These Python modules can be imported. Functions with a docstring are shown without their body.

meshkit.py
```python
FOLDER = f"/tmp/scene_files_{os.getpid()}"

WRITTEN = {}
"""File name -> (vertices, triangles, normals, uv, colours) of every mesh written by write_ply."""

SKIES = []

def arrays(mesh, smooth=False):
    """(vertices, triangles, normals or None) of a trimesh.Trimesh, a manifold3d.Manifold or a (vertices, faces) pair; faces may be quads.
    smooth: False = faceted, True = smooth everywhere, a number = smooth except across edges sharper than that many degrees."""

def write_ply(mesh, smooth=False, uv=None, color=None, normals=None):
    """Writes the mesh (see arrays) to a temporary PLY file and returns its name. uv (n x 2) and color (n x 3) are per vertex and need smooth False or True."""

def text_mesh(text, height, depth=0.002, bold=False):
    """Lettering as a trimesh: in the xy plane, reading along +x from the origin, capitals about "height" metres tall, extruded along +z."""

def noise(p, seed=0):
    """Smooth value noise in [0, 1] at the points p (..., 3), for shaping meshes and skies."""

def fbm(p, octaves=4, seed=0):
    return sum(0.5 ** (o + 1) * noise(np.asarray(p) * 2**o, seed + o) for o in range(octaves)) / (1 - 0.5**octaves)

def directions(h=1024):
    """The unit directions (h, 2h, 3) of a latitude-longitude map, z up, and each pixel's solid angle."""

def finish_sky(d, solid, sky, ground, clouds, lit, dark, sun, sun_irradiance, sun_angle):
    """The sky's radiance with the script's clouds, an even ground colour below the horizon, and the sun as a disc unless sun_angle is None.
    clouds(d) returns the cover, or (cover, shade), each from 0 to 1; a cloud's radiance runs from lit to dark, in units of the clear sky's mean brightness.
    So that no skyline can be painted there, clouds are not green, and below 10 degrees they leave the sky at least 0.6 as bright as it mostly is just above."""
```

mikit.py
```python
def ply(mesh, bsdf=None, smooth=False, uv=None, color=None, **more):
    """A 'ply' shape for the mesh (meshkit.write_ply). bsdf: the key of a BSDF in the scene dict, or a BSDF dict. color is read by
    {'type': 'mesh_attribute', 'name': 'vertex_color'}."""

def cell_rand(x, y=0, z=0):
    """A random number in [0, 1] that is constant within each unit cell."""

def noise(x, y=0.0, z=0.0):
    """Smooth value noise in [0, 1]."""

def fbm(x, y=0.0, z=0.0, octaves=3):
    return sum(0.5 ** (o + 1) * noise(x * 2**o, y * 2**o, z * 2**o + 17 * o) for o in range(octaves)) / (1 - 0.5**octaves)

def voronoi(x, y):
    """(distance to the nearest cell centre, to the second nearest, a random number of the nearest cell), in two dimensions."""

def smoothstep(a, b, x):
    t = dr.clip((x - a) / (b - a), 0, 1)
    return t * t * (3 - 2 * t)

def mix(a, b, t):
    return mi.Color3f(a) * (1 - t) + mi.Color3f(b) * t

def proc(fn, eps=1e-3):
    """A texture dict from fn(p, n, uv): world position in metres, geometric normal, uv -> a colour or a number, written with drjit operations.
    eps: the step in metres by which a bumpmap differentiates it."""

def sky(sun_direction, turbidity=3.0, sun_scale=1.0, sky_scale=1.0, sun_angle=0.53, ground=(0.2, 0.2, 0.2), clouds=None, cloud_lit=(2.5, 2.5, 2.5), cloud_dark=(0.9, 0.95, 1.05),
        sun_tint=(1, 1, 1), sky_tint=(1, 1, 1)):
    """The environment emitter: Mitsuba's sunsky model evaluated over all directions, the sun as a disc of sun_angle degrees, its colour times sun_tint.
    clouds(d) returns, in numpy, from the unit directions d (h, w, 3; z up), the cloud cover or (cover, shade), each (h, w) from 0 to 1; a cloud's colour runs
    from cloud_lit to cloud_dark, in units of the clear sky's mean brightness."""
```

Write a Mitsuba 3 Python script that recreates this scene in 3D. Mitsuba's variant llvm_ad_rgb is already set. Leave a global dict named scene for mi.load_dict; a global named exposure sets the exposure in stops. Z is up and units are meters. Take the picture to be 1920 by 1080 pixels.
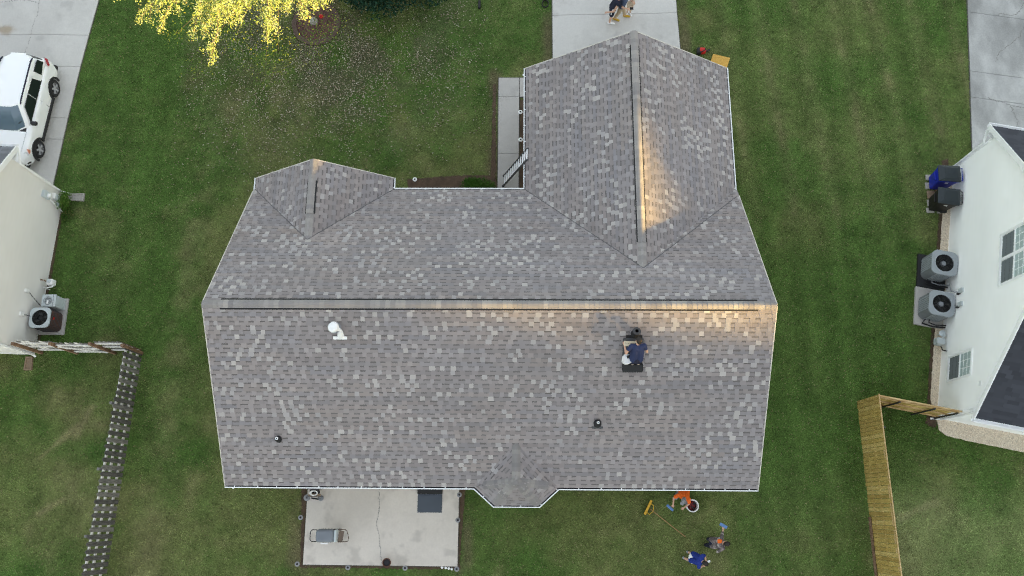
import math
import numpy as np
import drjit as dr
import mitsuba as mi
import trimesh
import manifold3d as m3
import shapely
from shapely.geometry import Polygon, Point
import mikit, meshkit
from mikit import proc, noise, fbm, smoothstep, mix

T = mi.ScalarTransform4f
scene, labels = {}, {}
A = np.array

# ------------------------------------------------------------------ camera, sky, exposure
CAM = A([0.0, 0.0, 29.0])
FWD = A([-0.01680319, 0.26071195, -0.96527039])
UPV = A([-0.00250615, 0.96539268, 0.26078861])
scene['camera'] = {'type': 'perspective', 'fov': 64.914, 'fov_axis': 'x', 'near_clip': 0.5, 'far_clip': 2000.0,
                   'to_world': T().look_at(origin=CAM.tolist(), target=(CAM + FWD * 10).tolist(), up=UPV.tolist())}
exposure = 4.4
SUN_EL, SUN_AZ = math.radians(11.0), math.radians(55.0)      # azimuth east of south
SUN = A([math.cos(SUN_EL) * math.sin(SUN_AZ), -math.cos(SUN_EL) * math.cos(SUN_AZ), math.sin(SUN_EL)])


def cover(d):
    return 0.50 + 0.15 * (meshkit.fbm(d * 3.0, 3, 5) - 0.5)


scene['sky'] = mikit.sky(SUN.tolist(), turbidity=3.0, sun_scale=1.05, sky_scale=1.0, sun_angle=2.4, sun_tint=(1.0, 1.02, 0.72),
                         clouds=cover, cloud_lit=(1.36, 1.32, 1.27), cloud_dark=(1.0, 1.0, 1.0), sky_tint=(1.06, 1.0, 0.92), ground=(0.12, 0.14, 0.08))


# ------------------------------------------------------------------ materials
def mat(name, col, rough=0.7, metallic=0.0, spec=0.4, two=True, bump=None, **kw):
    c = {'type': 'rgb', 'value': list(col)} if isinstance(col, (tuple, list)) else col
    b = {'type': 'principled', 'base_color': c, 'roughness': rough, 'metallic': metallic, 'specular': spec, **kw}
    if bump is not None:
        b = {'type': 'bumpmap', 'arbitrary': bump[0], 'scale': bump[1], 'bsdf': b}
    scene['mat_' + name] = {'type': 'twosided', 'bsdf': b} if two else b


VC = {'type': 'mesh_attribute', 'name': 'vertex_color'}
mat('vc', VC, 0.8)
mat('shingle', VC, 0.95, spec=0.25)
mat('ground', VC, 1.0, spec=0.1)
mat('blade', VC, 0.85, spec=0.25)
mat('leafvc', VC, 0.6, spec=0.3)


def concrete(light, dark, k, seed):
    def fn(p, n, uv):
        a = fbm(p.x * 0.7 + seed, p.y * 0.7, p.z, 4)
        b = fbm(p.x * 6.0, p.y * 6.0 + seed, p.z * 6, 3)
        s = smoothstep(0.60, 0.80, fbm(p.x * 1.9 + 7 * seed, p.y * 1.9, 0.0, 4))
        c = mix(dark, light, smoothstep(0.28, 0.70, a * 0.7 + b * 0.3))
        t = smoothstep(0.32, 0.10, dr.sqrt(dr.square((p.x + 21.5) * 0.6) + dr.square(p.y - 18.8)) + 0.25 * (b - 0.5))
        c = mix(c, (0.30, 0.235, 0.16), 0.75 * t)
        return c * (1 - k * s) * (0.94 + 0.12 * noise(p.x * 45, p.y * 45, p.z * 45))
    return fn


mat('concrete', proc(concrete((0.52, 0.508, 0.485), (0.455, 0.443, 0.422), 0.12, 3.0)), 0.9)
mat('concrete_patio', proc(concrete((0.60, 0.55, 0.495), (0.52, 0.475, 0.425), 0.18, 11.0)), 0.9)
mat('concrete_walk', proc(concrete((0.43, 0.41, 0.39), (0.37, 0.355, 0.34), 0.10, 17.0)), 0.9)


def old_concrete(p, n, uv):
    a = fbm(p.x * 0.45 + 31, p.y * 0.45, 0.0, 4)
    b = fbm(p.x * 3.0, p.y * 1.5, 2.0, 4)
    s = smoothstep(0.48, 0.68, fbm(p.x * 1.0 + 90, p.y * 0.5, 0.0, 4))
    c = mix((0.345, 0.345, 0.335), (0.47, 0.47, 0.455), smoothstep(0.3, 0.7, a * 0.6 + b * 0.4))
    return c * (1 - 0.27 * s) * (0.92 + 0.16 * noise(p.x * 30, p.y * 30, 0))


mat('concrete_old', proc(old_concrete), 0.9)


def siding(col, k):
    def fn(p, n, uv):
        return mi.Color3f(col) * (0.95 + 0.10 * fbm(p.x * 0.8, p.y * 0.8, p.z * 0.8, 3)) * (1 - k * fbm(p.x * 2.5 + 5, p.y * 2.5, p.z * 9, 3))
    return fn


mat('siding_left', proc(siding((0.73, 0.71, 0.675), 0.05)), 0.55)
mat('siding_right', proc(siding((0.915, 0.92, 0.90), 0.03)), 0.5)
mat('siding_house', (0.55, 0.52, 0.46), 0.6)
mat('white', (0.82, 0.83, 0.83), 0.4)
mat('white_plastic', (0.80, 0.80, 0.79), 0.35)
mat('black', (0.012, 0.012, 0.014), 0.6)
mat('black_rubber', (0.02, 0.02, 0.022), 0.8)
mat('black_metal', (0.03, 0.03, 0.032), 0.4, spec=0.6)
mat('dark_grey', (0.06, 0.062, 0.068), 0.55)
mat('mid_grey', (0.22, 0.23, 0.25), 0.5)
mat('ac_grey', (0.30, 0.325, 0.345), 0.45)
mat('ac_grey_dark', (0.17, 0.18, 0.19), 0.5)
mat('ac_light', (0.50, 0.55, 0.57), 0.45)
mat('box_grey', (0.45, 0.49, 0.50), 0.45)
mat('alu', (0.72, 0.73, 0.75), 0.35, metallic=0.9)
mat('steel', (0.55, 0.56, 0.58), 0.4, metallic=0.8)
mat('car_paint', (0.83, 0.84, 0.85), 0.25, spec=0.5, clearcoat=0.8, clearcoat_gloss=0.95)
mat('car_glass', (0.012, 0.016, 0.02), 0.04, spec=0.9)
mat('windshield', (0.07, 0.12, 0.165), 0.03, spec=1.0, clearcoat=1.0, clearcoat_gloss=1.0)  # blue base colour paints in the reflected sky
mat('car_clad', (0.018, 0.018, 0.02), 0.6)
mat('rim', (0.55, 0.56, 0.58), 0.3, metallic=0.7)
mat('red_lens', (0.35, 0.01, 0.02), 0.2)
mat('amber_lens', (0.65, 0.22, 0.12), 0.2)
mat('lens', (0.6, 0.62, 0.66), 0.1, spec=0.8)
mat('blue_bin', (0.010, 0.022, 0.30), 0.4)
mat('bin_lid', (0.022, 0.030, 0.036), 0.45)
mat('bin_black', (0.014, 0.013, 0.012), 0.5)
mat('screen', (0.135, 0.155, 0.165), 0.7)
mat('pane', (0.36, 0.44, 0.44), 0.08, spec=0.9)
mat('blind', (0.50, 0.56, 0.54), 0.6)
mat('skin', (0.52, 0.31, 0.22), 0.55)
mat('skin_tan', (0.40, 0.22, 0.14), 0.55)
mat('hair', (0.018, 0.013, 0.011), 0.6)
mat('eye', (0.02, 0.015, 0.012), 0.2)
mat('navy', (0.020, 0.030, 0.085), 0.85)
mat('navy_dark', (0.012, 0.014, 0.032), 0.85)
mat('navy_grey', (0.055, 0.075, 0.13), 0.85)
mat('khaki', (0.42, 0.33, 0.22), 0.85)
mat('cream', (0.55, 0.46, 0.36), 0.85)
mat('royal', (0.010, 0.028, 0.20), 0.8)
mat('orange', (0.75, 0.13, 0.012), 0.8)
mat('jeans', (0.06, 0.08, 0.12), 0.9)
mat('glove_blue', (0.10, 0.20, 0.42), 0.6)
mat('boot', (0.45, 0.27, 0.02), 0.7)
mat('white_cloth', (0.78, 0.78, 0.78), 0.8)
mat('cap_grey', (0.22, 0.22, 0.23), 0.85)


def camo(p, n, uv):
    a = fbm(p.x * 9, p.y * 9, p.z * 9, 3)
    c = mix((0.20, 0.16, 0.16), (0.10, 0.085, 0.085), smoothstep(0.40, 0.47, a))
    return mix(c, (0.33, 0.29, 0.27), smoothstep(0.58, 0.66, fbm(p.x * 7 + 9, p.y * 7, p.z * 7, 3)))


mat('camo', proc(camo), 0.9)


def pine(light, dark, sx, sy, sz):
    def fn(p, n, uv):
        g = fbm(p.x * sx, p.y * sy, p.z * sz, 4)
        return mix(dark, light, smoothstep(0.25, 0.75, g)) * (0.9 + 0.2 * noise(p.x * 3, p.y * 3, p.z * 3))
    return fn


mat('pine', proc(pine((0.43, 0.315, 0.095), (0.34, 0.235, 0.06), 40, 40, 2.5)), 0.8)
mat('pine_b', proc(pine((0.40, 0.29, 0.09), (0.31, 0.21, 0.055), 40, 40, 2.5)), 0.8)
mat('pine_d', proc(pine((0.37, 0.26, 0.075), (0.27, 0.18, 0.045), 40, 40, 2.5)), 0.8)
mat('pine_c', proc(pine((0.50, 0.38, 0.14), (0.40, 0.285, 0.085), 40, 40, 2.5)), 0.8)
mat('pine_rail', proc(pine((0.58, 0.43, 0.22), (0.36, 0.22, 0.09), 6, 30, 30)), 0.8)
mat('weathered', proc(pine((0.120, 0.116, 0.110), (0.055, 0.053, 0.050), 50, 50, 4)), 0.9)
mat('weathered_b', proc(pine((0.21, 0.203, 0.19), (0.11, 0.106, 0.10), 50, 50, 4)), 0.9)
mat('bleached', proc(pine((0.74, 0.72, 0.68), (0.52, 0.50, 0.46), 8, 8, 30)), 0.85)
mat('old_brown', proc(pine((0.24, 0.15, 0.095), (0.13, 0.075, 0.045), 30, 30, 4)), 0.85)
mat('plywood', proc(pine((0.60, 0.36, 0.075), (0.50, 0.28, 0.05), 3, 30, 30)), 0.7)
mat('bark', proc(pine((0.16, 0.125, 0.095), (0.07, 0.052, 0.04), 20, 20, 3)), 0.95)


def gravel_fn(p, n, uv):
    d, e, r = mikit.voronoi(p.x * 26, p.y * 26)
    c = mix((0.64, 0.53, 0.40), (0.80, 0.70, 0.56), r)
    return c * (0.55 + 0.45 * smoothstep(0.02, 0.22, e - d))


mat('gravel', proc(gravel_fn), 0.9)


def soil_fn(p, n, uv):
    a = fbm(p.x * 5, p.y * 5, 0.0, 4)
    return mix((0.045, 0.032, 0.022), (0.115, 0.075, 0.05), a) * (0.8 + 0.4 * noise(p.x * 40, p.y * 40, 0))


mat('soil', proc(soil_fn), 1.0)


def mulch_fn(p, n, uv):
    a = fbm(p.x * 6, p.y * 6, 0.0, 3)
    return mix((0.055, 0.03, 0.027), (0.15, 0.08, 0.068), a) * (0.7 + 0.6 * noise(p.x * 33, p.y * 33, 0))


mat('mulch', proc(mulch_fn), 1.0)
mat('paver', proc(siding((0.125, 0.085, 0.072), 0.4)), 0.95)
mat('rung', (0.70, 0.71, 0.72), 0.5)
mat('stone', proc(siding((0.40, 0.38, 0.35), 0.3)), 0.9)
mat('wood_board', proc(siding((0.30, 0.215, 0.15), 0.35)), 0.9)
mat('mat_blue', proc(siding((0.085, 0.10, 0.125), 0.2)), 0.95)
mat('grill_grey', proc(siding((0.20, 0.22, 0.25), 0.3)), 0.45)
mat('grill_rust', proc(siding((0.20, 0.15, 0.12), 0.5)), 0.8)
mat('yellow_plastic', (0.62, 0.36, 0.03), 0.5)
mat('broom_pole', (0.34, 0.20, 0.09), 0.6)
mat('dark_red', (0.14, 0.015, 0.018), 0.6)
mat('red', (0.50, 0.015, 0.015), 0.5)
mat('terracotta', (0.10, 0.045, 0.03), 0.8)
mat('crack', (0.20, 0.193, 0.18), 1.0)
mat('joint', (0.10, 0.095, 0.085), 1.0)
mat('felt', (0.10, 0.098, 0.10), 0.95)
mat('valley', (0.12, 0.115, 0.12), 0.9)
mat('cardboard', (0.50, 0.43, 0.31), 0.8)
mat('light_lamp', (0.22, 0.22, 0.23), 0.4)


# ------------------------------------------------------------------ helpers
def numbered(key):
    if key not in scene and key not in labels and not any(False for _ in ()):
        return key
    k = NUM.get(key, 0) + 1
    while f'{key}_{k:03d}' in scene or f'{key}_{k:03d}' in labels:
        k += 1
    NUM[key] = k
    return f'{key}_{k:03d}'


NUM = {}


def obj(name, mesh, m, parent=None, smooth=False, color=None, label=None, kind=None):
    key = numbered(name if parent is None else parent + '__' + name)
    scene[key] = mikit.ply(mesh, 'mat_' + m, smooth=smooth, color=color)
    if label or kind:
        labels[key] = {}
        if label:
            labels[key]['label'] = label
        if kind:
            labels[key]['kind'] = kind
    return key


def thing(name, label, cat, group=None):
    key = numbered(name)
    labels[key] = {'label': label, 'category': cat}
    if group:
        labels[key]['group'] = group
    return key


def tag(key, label, cat, group=None, kind=None):
    labels[key] = {'label': label, 'category': cat}
    if group:
        labels[key]['group'] = group
    if kind:
        labels[key]['kind'] = kind
    return key


def struct(name, mesh, m, label, smooth=False, color=None, cat='ground'):
    key = obj(name, mesh, m, None, smooth, color)
    labels[key] = {'label': label, 'category': cat, 'kind': 'structure'}
    return key


def cat_(ms):
    return trimesh.util.concatenate([x for x in ms if x is not None])


def move(m, loc=(0, 0, 0), rz=0.0, M=None):
    m = m.copy()
    if M is not None:
        m.apply_transform(M)
    if rz:
        m.apply_transform(trimesh.transformations.rotation_matrix(rz, [0, 0, 1]))
    m.apply_translation(loc)
    return m


def box(x0, x1, y0, y1, z0, z1):
    b = trimesh.creation.box([x1 - x0, y1 - y0, z1 - z0])
    b.apply_translation([(x0 + x1) / 2, (y0 + y1) / 2, (z0 + z1) / 2])
    return b


def rbox(x0, x1, y0, y1, z0, z1, r=0.03, seg=8):
    """box with rounded edges: hull of eight spheres"""
    r = min(r, (x1 - x0) / 2.01, (y1 - y0) / 2.01, (z1 - z0) / 2.01)
    s = m3.Manifold.sphere(r, seg)
    ms = [s.translate([x, y, z]) for x in (x0 + r, x1 - r) for y in (y0 + r, y1 - r) for z in (z0 + r, z1 - r)]
    return tm(m3.Manifold.batch_hull(ms))


def tm(man):
    a = man.to_mesh()
    return trimesh.Trimesh(np.array(a.vert_properties[:, :3], float), np.array(a.tri_verts), process=False)


def prism(pts, z0, z1):
    m = trimesh.creation.extrude_polygon(Polygon(pts), z1 - z0, engine='earcut')
    m.apply_translation([0, 0, z0])
    return m


def frame_of(d):
    d = A(d, float); d /= np.linalg.norm(d)
    a = A([0, 0, 1.0]) if abs(d[2]) < 0.9 else A([1.0, 0, 0])
    u = np.cross(a, d); u /= np.linalg.norm(u)
    return u, np.cross(d, u), d


def tube(pts, r, n=8, caps=True):
    pts = A(pts, float); k = len(pts)
    rr = np.full(k, r) if np.isscalar(r) else A(r, float)
    V = []
    for i in range(k):
        t = pts[min(i + 1, k - 1)] - pts[max(i - 1, 0)]
        u, w, _ = frame_of(t)
        a = np.arange(n) * 2 * np.pi / n
        V.append(pts[i] + rr[i] * (np.cos(a)[:, None] * u + np.sin(a)[:, None] * w))
    F = []
    for i in range(k - 1):
        for j in range(n):
            a, b = i * n + j, i * n + (j + 1) % n
            F += [[a, b, b + n], [a, b + n, a + n]]
    V = np.vstack(V)
    if caps:
        V = np.vstack([V, pts[0], pts[-1]])
        for j in range(n):
            F += [[k * n, (j + 1) % n, j], [k * n + 1, (k - 1) * n + j, (k - 1) * n + (j + 1) % n]]
    return trimesh.Trimesh(V, F, process=False)


def bar(a, b, w, h, up=(0, 0, 1)):
    """rectangular bar from a to b, width w across, height h along up"""
    a, b = A(a, float), A(b, float)
    d = b - a; L = np.linalg.norm(d); d /= L
    u = A(up, float) - d * np.dot(up, d); u /= np.linalg.norm(u)
    s = np.cross(u, d)
    m = trimesh.creation.box([L, w, h])
    M = np.eye(4); M[:3, 0], M[:3, 1], M[:3, 2], M[:3, 3] = d, s, u, (a + b) / 2
    m.apply_transform(M)
    return m


def cyl(p, r, h, n=24, r2=None):
    return tube([p, A(p) + [0, 0, h]], [r, r if r2 is None else r2], n)


def ring(p, r0, r1, h, n=24):
    """upright ring (annulus of height h)"""
    a = np.arange(n) * 2 * np.pi / n
    c = np.stack([np.cos(a), np.sin(a), 0 * a], 1)
    p = A(p, float)
    V = np.vstack([p + c * r1, p + c * r1 + [0, 0, h], p + c * r0 + [0, 0, h], p + c * r0])
    F = []
    for k in range(4):
        for j in range(n):
            q, w = k * n + j, k * n + (j + 1) % n
            q2, w2 = ((k + 1) % 4) * n + j, ((k + 1) % 4) * n + (j + 1) % n
            F += [[q, w, w2], [q, w2, q2]]
    return trimesh.Trimesh(V, F, process=False)


def lathe(prof, p=(0, 0, 0), n=24):
    """prof: (r, z) from bottom to top"""
    prof = A(prof, float); k = len(prof)
    a = np.arange(n) * 2 * np.pi / n
    V = np.vstack([np.stack([r * np.cos(a), r * np.sin(a), 0 * a + z], 1) for r, z in prof]) + A(p, float)
    F = []
    for i in range(k - 1):
        for j in range(n):
            q, w = i * n + j, i * n + (j + 1) % n
            F += [[q, w, w + n], [q, w + n, q + n]]
    return trimesh.Trimesh(V, F, process=False)


def bumpy(mesh, amp, freq, seed=0):
    v = mesh.vertices
    n = mesh.vertex_normals
    d = meshkit.fbm(v * freq, 3, seed) - 0.5
    return trimesh.Trimesh(v + n * (2 * amp * d)[:, None], mesh.faces, process=False)


def sweep2d(path, prof, closed=False):
    """sweeps a closed profile of (d, z) along a level path of (x, y); d is measured to the right of the path, with mitres"""
    P = A(path, float); n = len(P)
    seg = [(P[(i + 1) % n] - P[i]) for i in range(n if closed else n - 1)]
    seg = [s / np.linalg.norm(s) for s in seg]
    nr = [A([s[1], -s[0]]) for s in seg]
    V = []
    for i in range(n):
        if closed:
            a, b = nr[i - 1], nr[i]
        else:
            a, b = nr[max(i - 1, 0)], nr[min(i, n - 2)]
        m = (a + b) / (1 + np.dot(a, b))
        for d, z in prof:
            V.append([P[i][0] + m[0] * d, P[i][1] + m[1] * d, z])
    k = len(prof); F = []
    for i in range(n if closed else n - 1):
        for j in range(k):
            a, b = i * k + j, i * k + (j + 1) % k
            c, e = ((i + 1) % n) * k + j, ((i + 1) % n) * k + (j + 1) % k
            F += [[a, b, e], [a, e, c]]
    m = trimesh.Trimesh(V, F, process=False)
    if not closed:
        poly = trimesh.creation.triangulate_polygon(Polygon(prof), engine='earcut')
        v2, f2 = poly
        # vertex order of the triangulation follows the ring
        idx = [int(np.argmin(np.hypot(A(prof)[:, 0] - q[0], A(prof)[:, 1] - q[1]))) for q in v2]
        f2 = A([[idx[t] for t in f] for f in f2])
        m = trimesh.Trimesh(m.vertices, np.vstack([m.faces, f2, f2[:, ::-1] + (n - 1) * k]), process=False)
    return m


rng = np.random.default_rng(7)

# ------------------------------------------------------------------ house dimensions (metres, x east, y north, z up)
XL, XR, YS, YR, YN = -9.55, 7.34, 0.555, 5.69, 10.625
ZE, ZR = 2.775, 6.097
GXL, GXR, GYN, GM, GZ = -0.005, 7.245, 15.38, 3.62, 5.15
DXL, DXR, DYN, DM, DZ = -9.475, -4.655, 11.08, -7.065, 4.37
MS, MN = (ZR - ZE) / (YR - YS), (ZR - ZE) / (YN - YR)

# ------------------------------------------------------------------ ground
DRIVE_L = [(-17.78, 20.3), (-17.97, 18.59), (-18.11, 17.12), (-18.28, 14.8), (-18.41, 12.33), (-18.5, 11.75)]
DRIVE_R = [(18.4, 23.2), (18.02, 20.08), (17.65, 16.68), (17.25, 13.34)]
RW_A, RW_B = A([14.59, 3.09]), A([16.45, 12.62])          # west wall of the house on the east side
RW_D = (RW_B - RW_A) / np.linalg.norm(RW_B - RW_A)
RW_N = A([-RW_D[1], RW_D[0]])                              # outward (west)


def rw(s, out=0.0):
    """point on the ground: s metres along the west wall from its south corner, out metres in front of it"""
    q = RW_A + RW_D * s + RW_N * out
    return A([q[0], q[1]])


def noise2(x, y, f, o, s):
    return meshkit.fbm(np.stack([x * f, y * f, 0 * x + s * 3.7], -1), o, s)


def sm(a, b, x):
    t = np.clip((x - a) / (b - a), 0, 1)
    return t * t * (3 - 2 * t)


def lawn_colour(x, y):
    """turf pigment: lush strips, olive and dry patches, mowing stripes"""
    n1, n2, n3 = noise2(x, y, 0.30, 4, 1), noise2(x, y, 1.1, 4, 2), noise2(x, y, 0.13, 3, 3)
    lush, olive, dry = A([0.078, 0.141, 0.032]), A([0.144, 0.170, 0.058]), A([0.245, 0.225, 0.110])
    west = sm(-13.6, -14.5, x + 0.35 * (n2 - .5))                       # neighbour's turf west of the line is lusher
    dk = sm(0.42, 0.62, n1)
    k = np.clip(0.15 + 0.85 * dk - 0.40 * west * (y > 5.4) + 0.30 * (n2 - 0.5), 0, 1)
    n4 = noise2(x, y, 2.3, 3, 31)
    k = np.clip(k + 0.9 * (n2 - .5) + 0.8 * (n4 - .5), 0, 1)
    d = 0.60 * sm(0.52, 0.78, n2 * 0.4 + n1 * 0.3 + n4 * .3)
    d = d + 0.32 * np.exp(-((x + 12.9 - 0.03 * (y - 5)) / 0.55) ** 2) * (y < 13) * sm(0.3, 0.6, n2)      # worn track by the fence
    d = d + 0.30 * np.exp(-((x + 15.7) / 1.1) ** 2) * (y > 5.5) * (y < 11) * sm(0.35, 0.6, n1)
    # yard north-east: paler, striped by mowing
    ne = sm(7.2, 8.2, x) * sm(9.2, 11.5, y)
    st = 0.5 + 0.5 * np.sin((x + 0.09 * y) * 2 * np.pi / 1.55 + 0.8 * (n1 - .5))
    d = d * (1 - .5 * ne) + ne * (0.16 * st ** 2 + 0.34 * st ** 12 * sm(0.45, 0.65, n2)); k = k * (1 - .45 * ne)
    # narrow darker yard between the houses
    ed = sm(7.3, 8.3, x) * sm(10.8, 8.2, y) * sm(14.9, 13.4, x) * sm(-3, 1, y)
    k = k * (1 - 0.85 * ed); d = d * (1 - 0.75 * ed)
    # back yard behind the plank fence
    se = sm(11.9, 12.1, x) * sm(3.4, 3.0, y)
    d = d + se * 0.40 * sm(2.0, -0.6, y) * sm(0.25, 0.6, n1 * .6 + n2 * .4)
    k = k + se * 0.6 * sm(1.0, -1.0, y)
    sw = sm(-14.2, -14.5, x) * sm(5.2, 4.8, y)
    d = d + sw * 0.30 * sm(0.45, 0.7, n3 * 0.4 + n2 * 0.6)
    for (ax, ay, bx, by) in ((-17.3, 1.5, -16.1, 2.65), (-16.1, 2.3, -15.7, 3.3), (-17.0, -.4, -16.2, .1), (12.9, -.3, 14.2, .2)):
        tt = np.clip(((x - ax) * (bx - ax) + (y - ay) * (by - ay)) / ((bx - ax) ** 2 + (by - ay) ** 2), 0, 1)
        ds = np.hypot(x - ax - tt * (bx - ax), y - ay - tt * (by - ay)) + .35 * (n4 - .5)
        d = d + .75 * np.exp(-(ds / .10) ** 2)
    # thin grass with bare earth under the tree in the front yard
    lit = litter(x, y)
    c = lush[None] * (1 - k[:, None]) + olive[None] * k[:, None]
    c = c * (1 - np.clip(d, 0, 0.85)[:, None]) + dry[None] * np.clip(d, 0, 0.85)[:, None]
    e = np.clip(0.75 * lit * sm(0.40, 0.62, noise2(x, y, 0.8, 4, 8)), 0, 1)[:, None]
    c = c * (1 - e) + A([0.115, 0.105, 0.070]) * e
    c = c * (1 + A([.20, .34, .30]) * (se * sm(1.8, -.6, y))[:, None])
    # worn edges beside paving and walls
    edge = np.zeros(len(x))
    for (x0, x1, y0, y1) in ((-1.45, -1.05, 11.8, 16.9), (6.25, 6.6, 15.4, 21), (0.75, 1.05, 16.8, 21), (-8.1, -7.55, -2.3, 0.6), (-2.3, -1.9, -2.3, 0.7)):
        edge = np.maximum(edge, sm(x0 - .25, x0 + .1, x) * sm(x1 + .25, x1 - .1, x) * sm(y0 - .2, y0 + .1, y) * sm(y1 + .2, y1 - .1, y))
    edge = edge * sm(0.35, 0.65, n2)
    c = c * (1 - 0.7 * edge[:, None]) + A([0.15, 0.12, 0.075]) * 0.7 * edge[:, None]
    strp = 1 + .085 * np.sin((x + 0.02 * y) * 2 * np.pi / 1.05 + 1.2 * (n3 - .5)) * (x > 7.2) * (x < 12 + 9 * (y > 3.5)) + .06 * np.sin((x + .08 * y) * 2 * np.pi / 1.3) * (x < -14)
    return c * (strp * (0.50 + 0.50 * noise2(x, y, 4.5, 2, 5) + 0.50 * noise2(x, y, 1.7, 2, 6)))[:, None]


def litter(x, y):
    """how thickly fallen leaves lie (0 to 1)"""
    r = np.hypot((x + 8.2) / 6.6, (y - 18.6) / 6.2)
    return sm(1.25, 0.15, r) * sm(-14.5, -13.5, x) * sm(-0.9, -2.5, x + 0.0 * y)


gx, gy = np.meshgrid(np.arange(-27, 25.01, 0.16), np.arange(-9, 27.01, 0.16), indexing='ij')
nx, ny = gx.shape
gv = np.stack([gx.ravel(), gy.ravel(), 0 * gx.ravel()], 1)
ii = (np.arange(nx - 1)[:, None] * ny + np.arange(ny - 1)[None]).ravel()
gf = np.vstack([np.stack([ii, ii + ny, ii + ny + 1], 1), np.stack([ii, ii + ny + 1, ii + 1], 1)])
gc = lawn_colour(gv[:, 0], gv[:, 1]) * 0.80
o = len(gv); R_ = 600.0
x0, x1, y0, y1 = gv[0, 0], gv[-1, 0], gv[0, 1], gv[-1, 1]
outer = A([[-R_, -R_, 0], [R_, -R_, 0], [R_, R_, 0], [-R_, R_, 0], [x0, y0, 0], [x1, y0, 0], [x1, y1, 0], [x0, y1, 0]])
of = A([[0, 1, 5], [0, 5, 4], [1, 2, 6], [1, 6, 5], [2, 3, 7], [2, 7, 6], [3, 0, 4], [3, 4, 7]]) + o
gcol = np.vstack([gc, np.tile(A([[0.045, 0.070, 0.020]]), (8, 1))])
struct('lawn', (np.vstack([gv, outer]), np.vstack([gf, of])), 'ground', 'green lawn running around the three houses with olive and dry patches', color=gcol, cat='lawn')

# paving -----------------------------------------------------------------
NOGRASS = []


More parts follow.
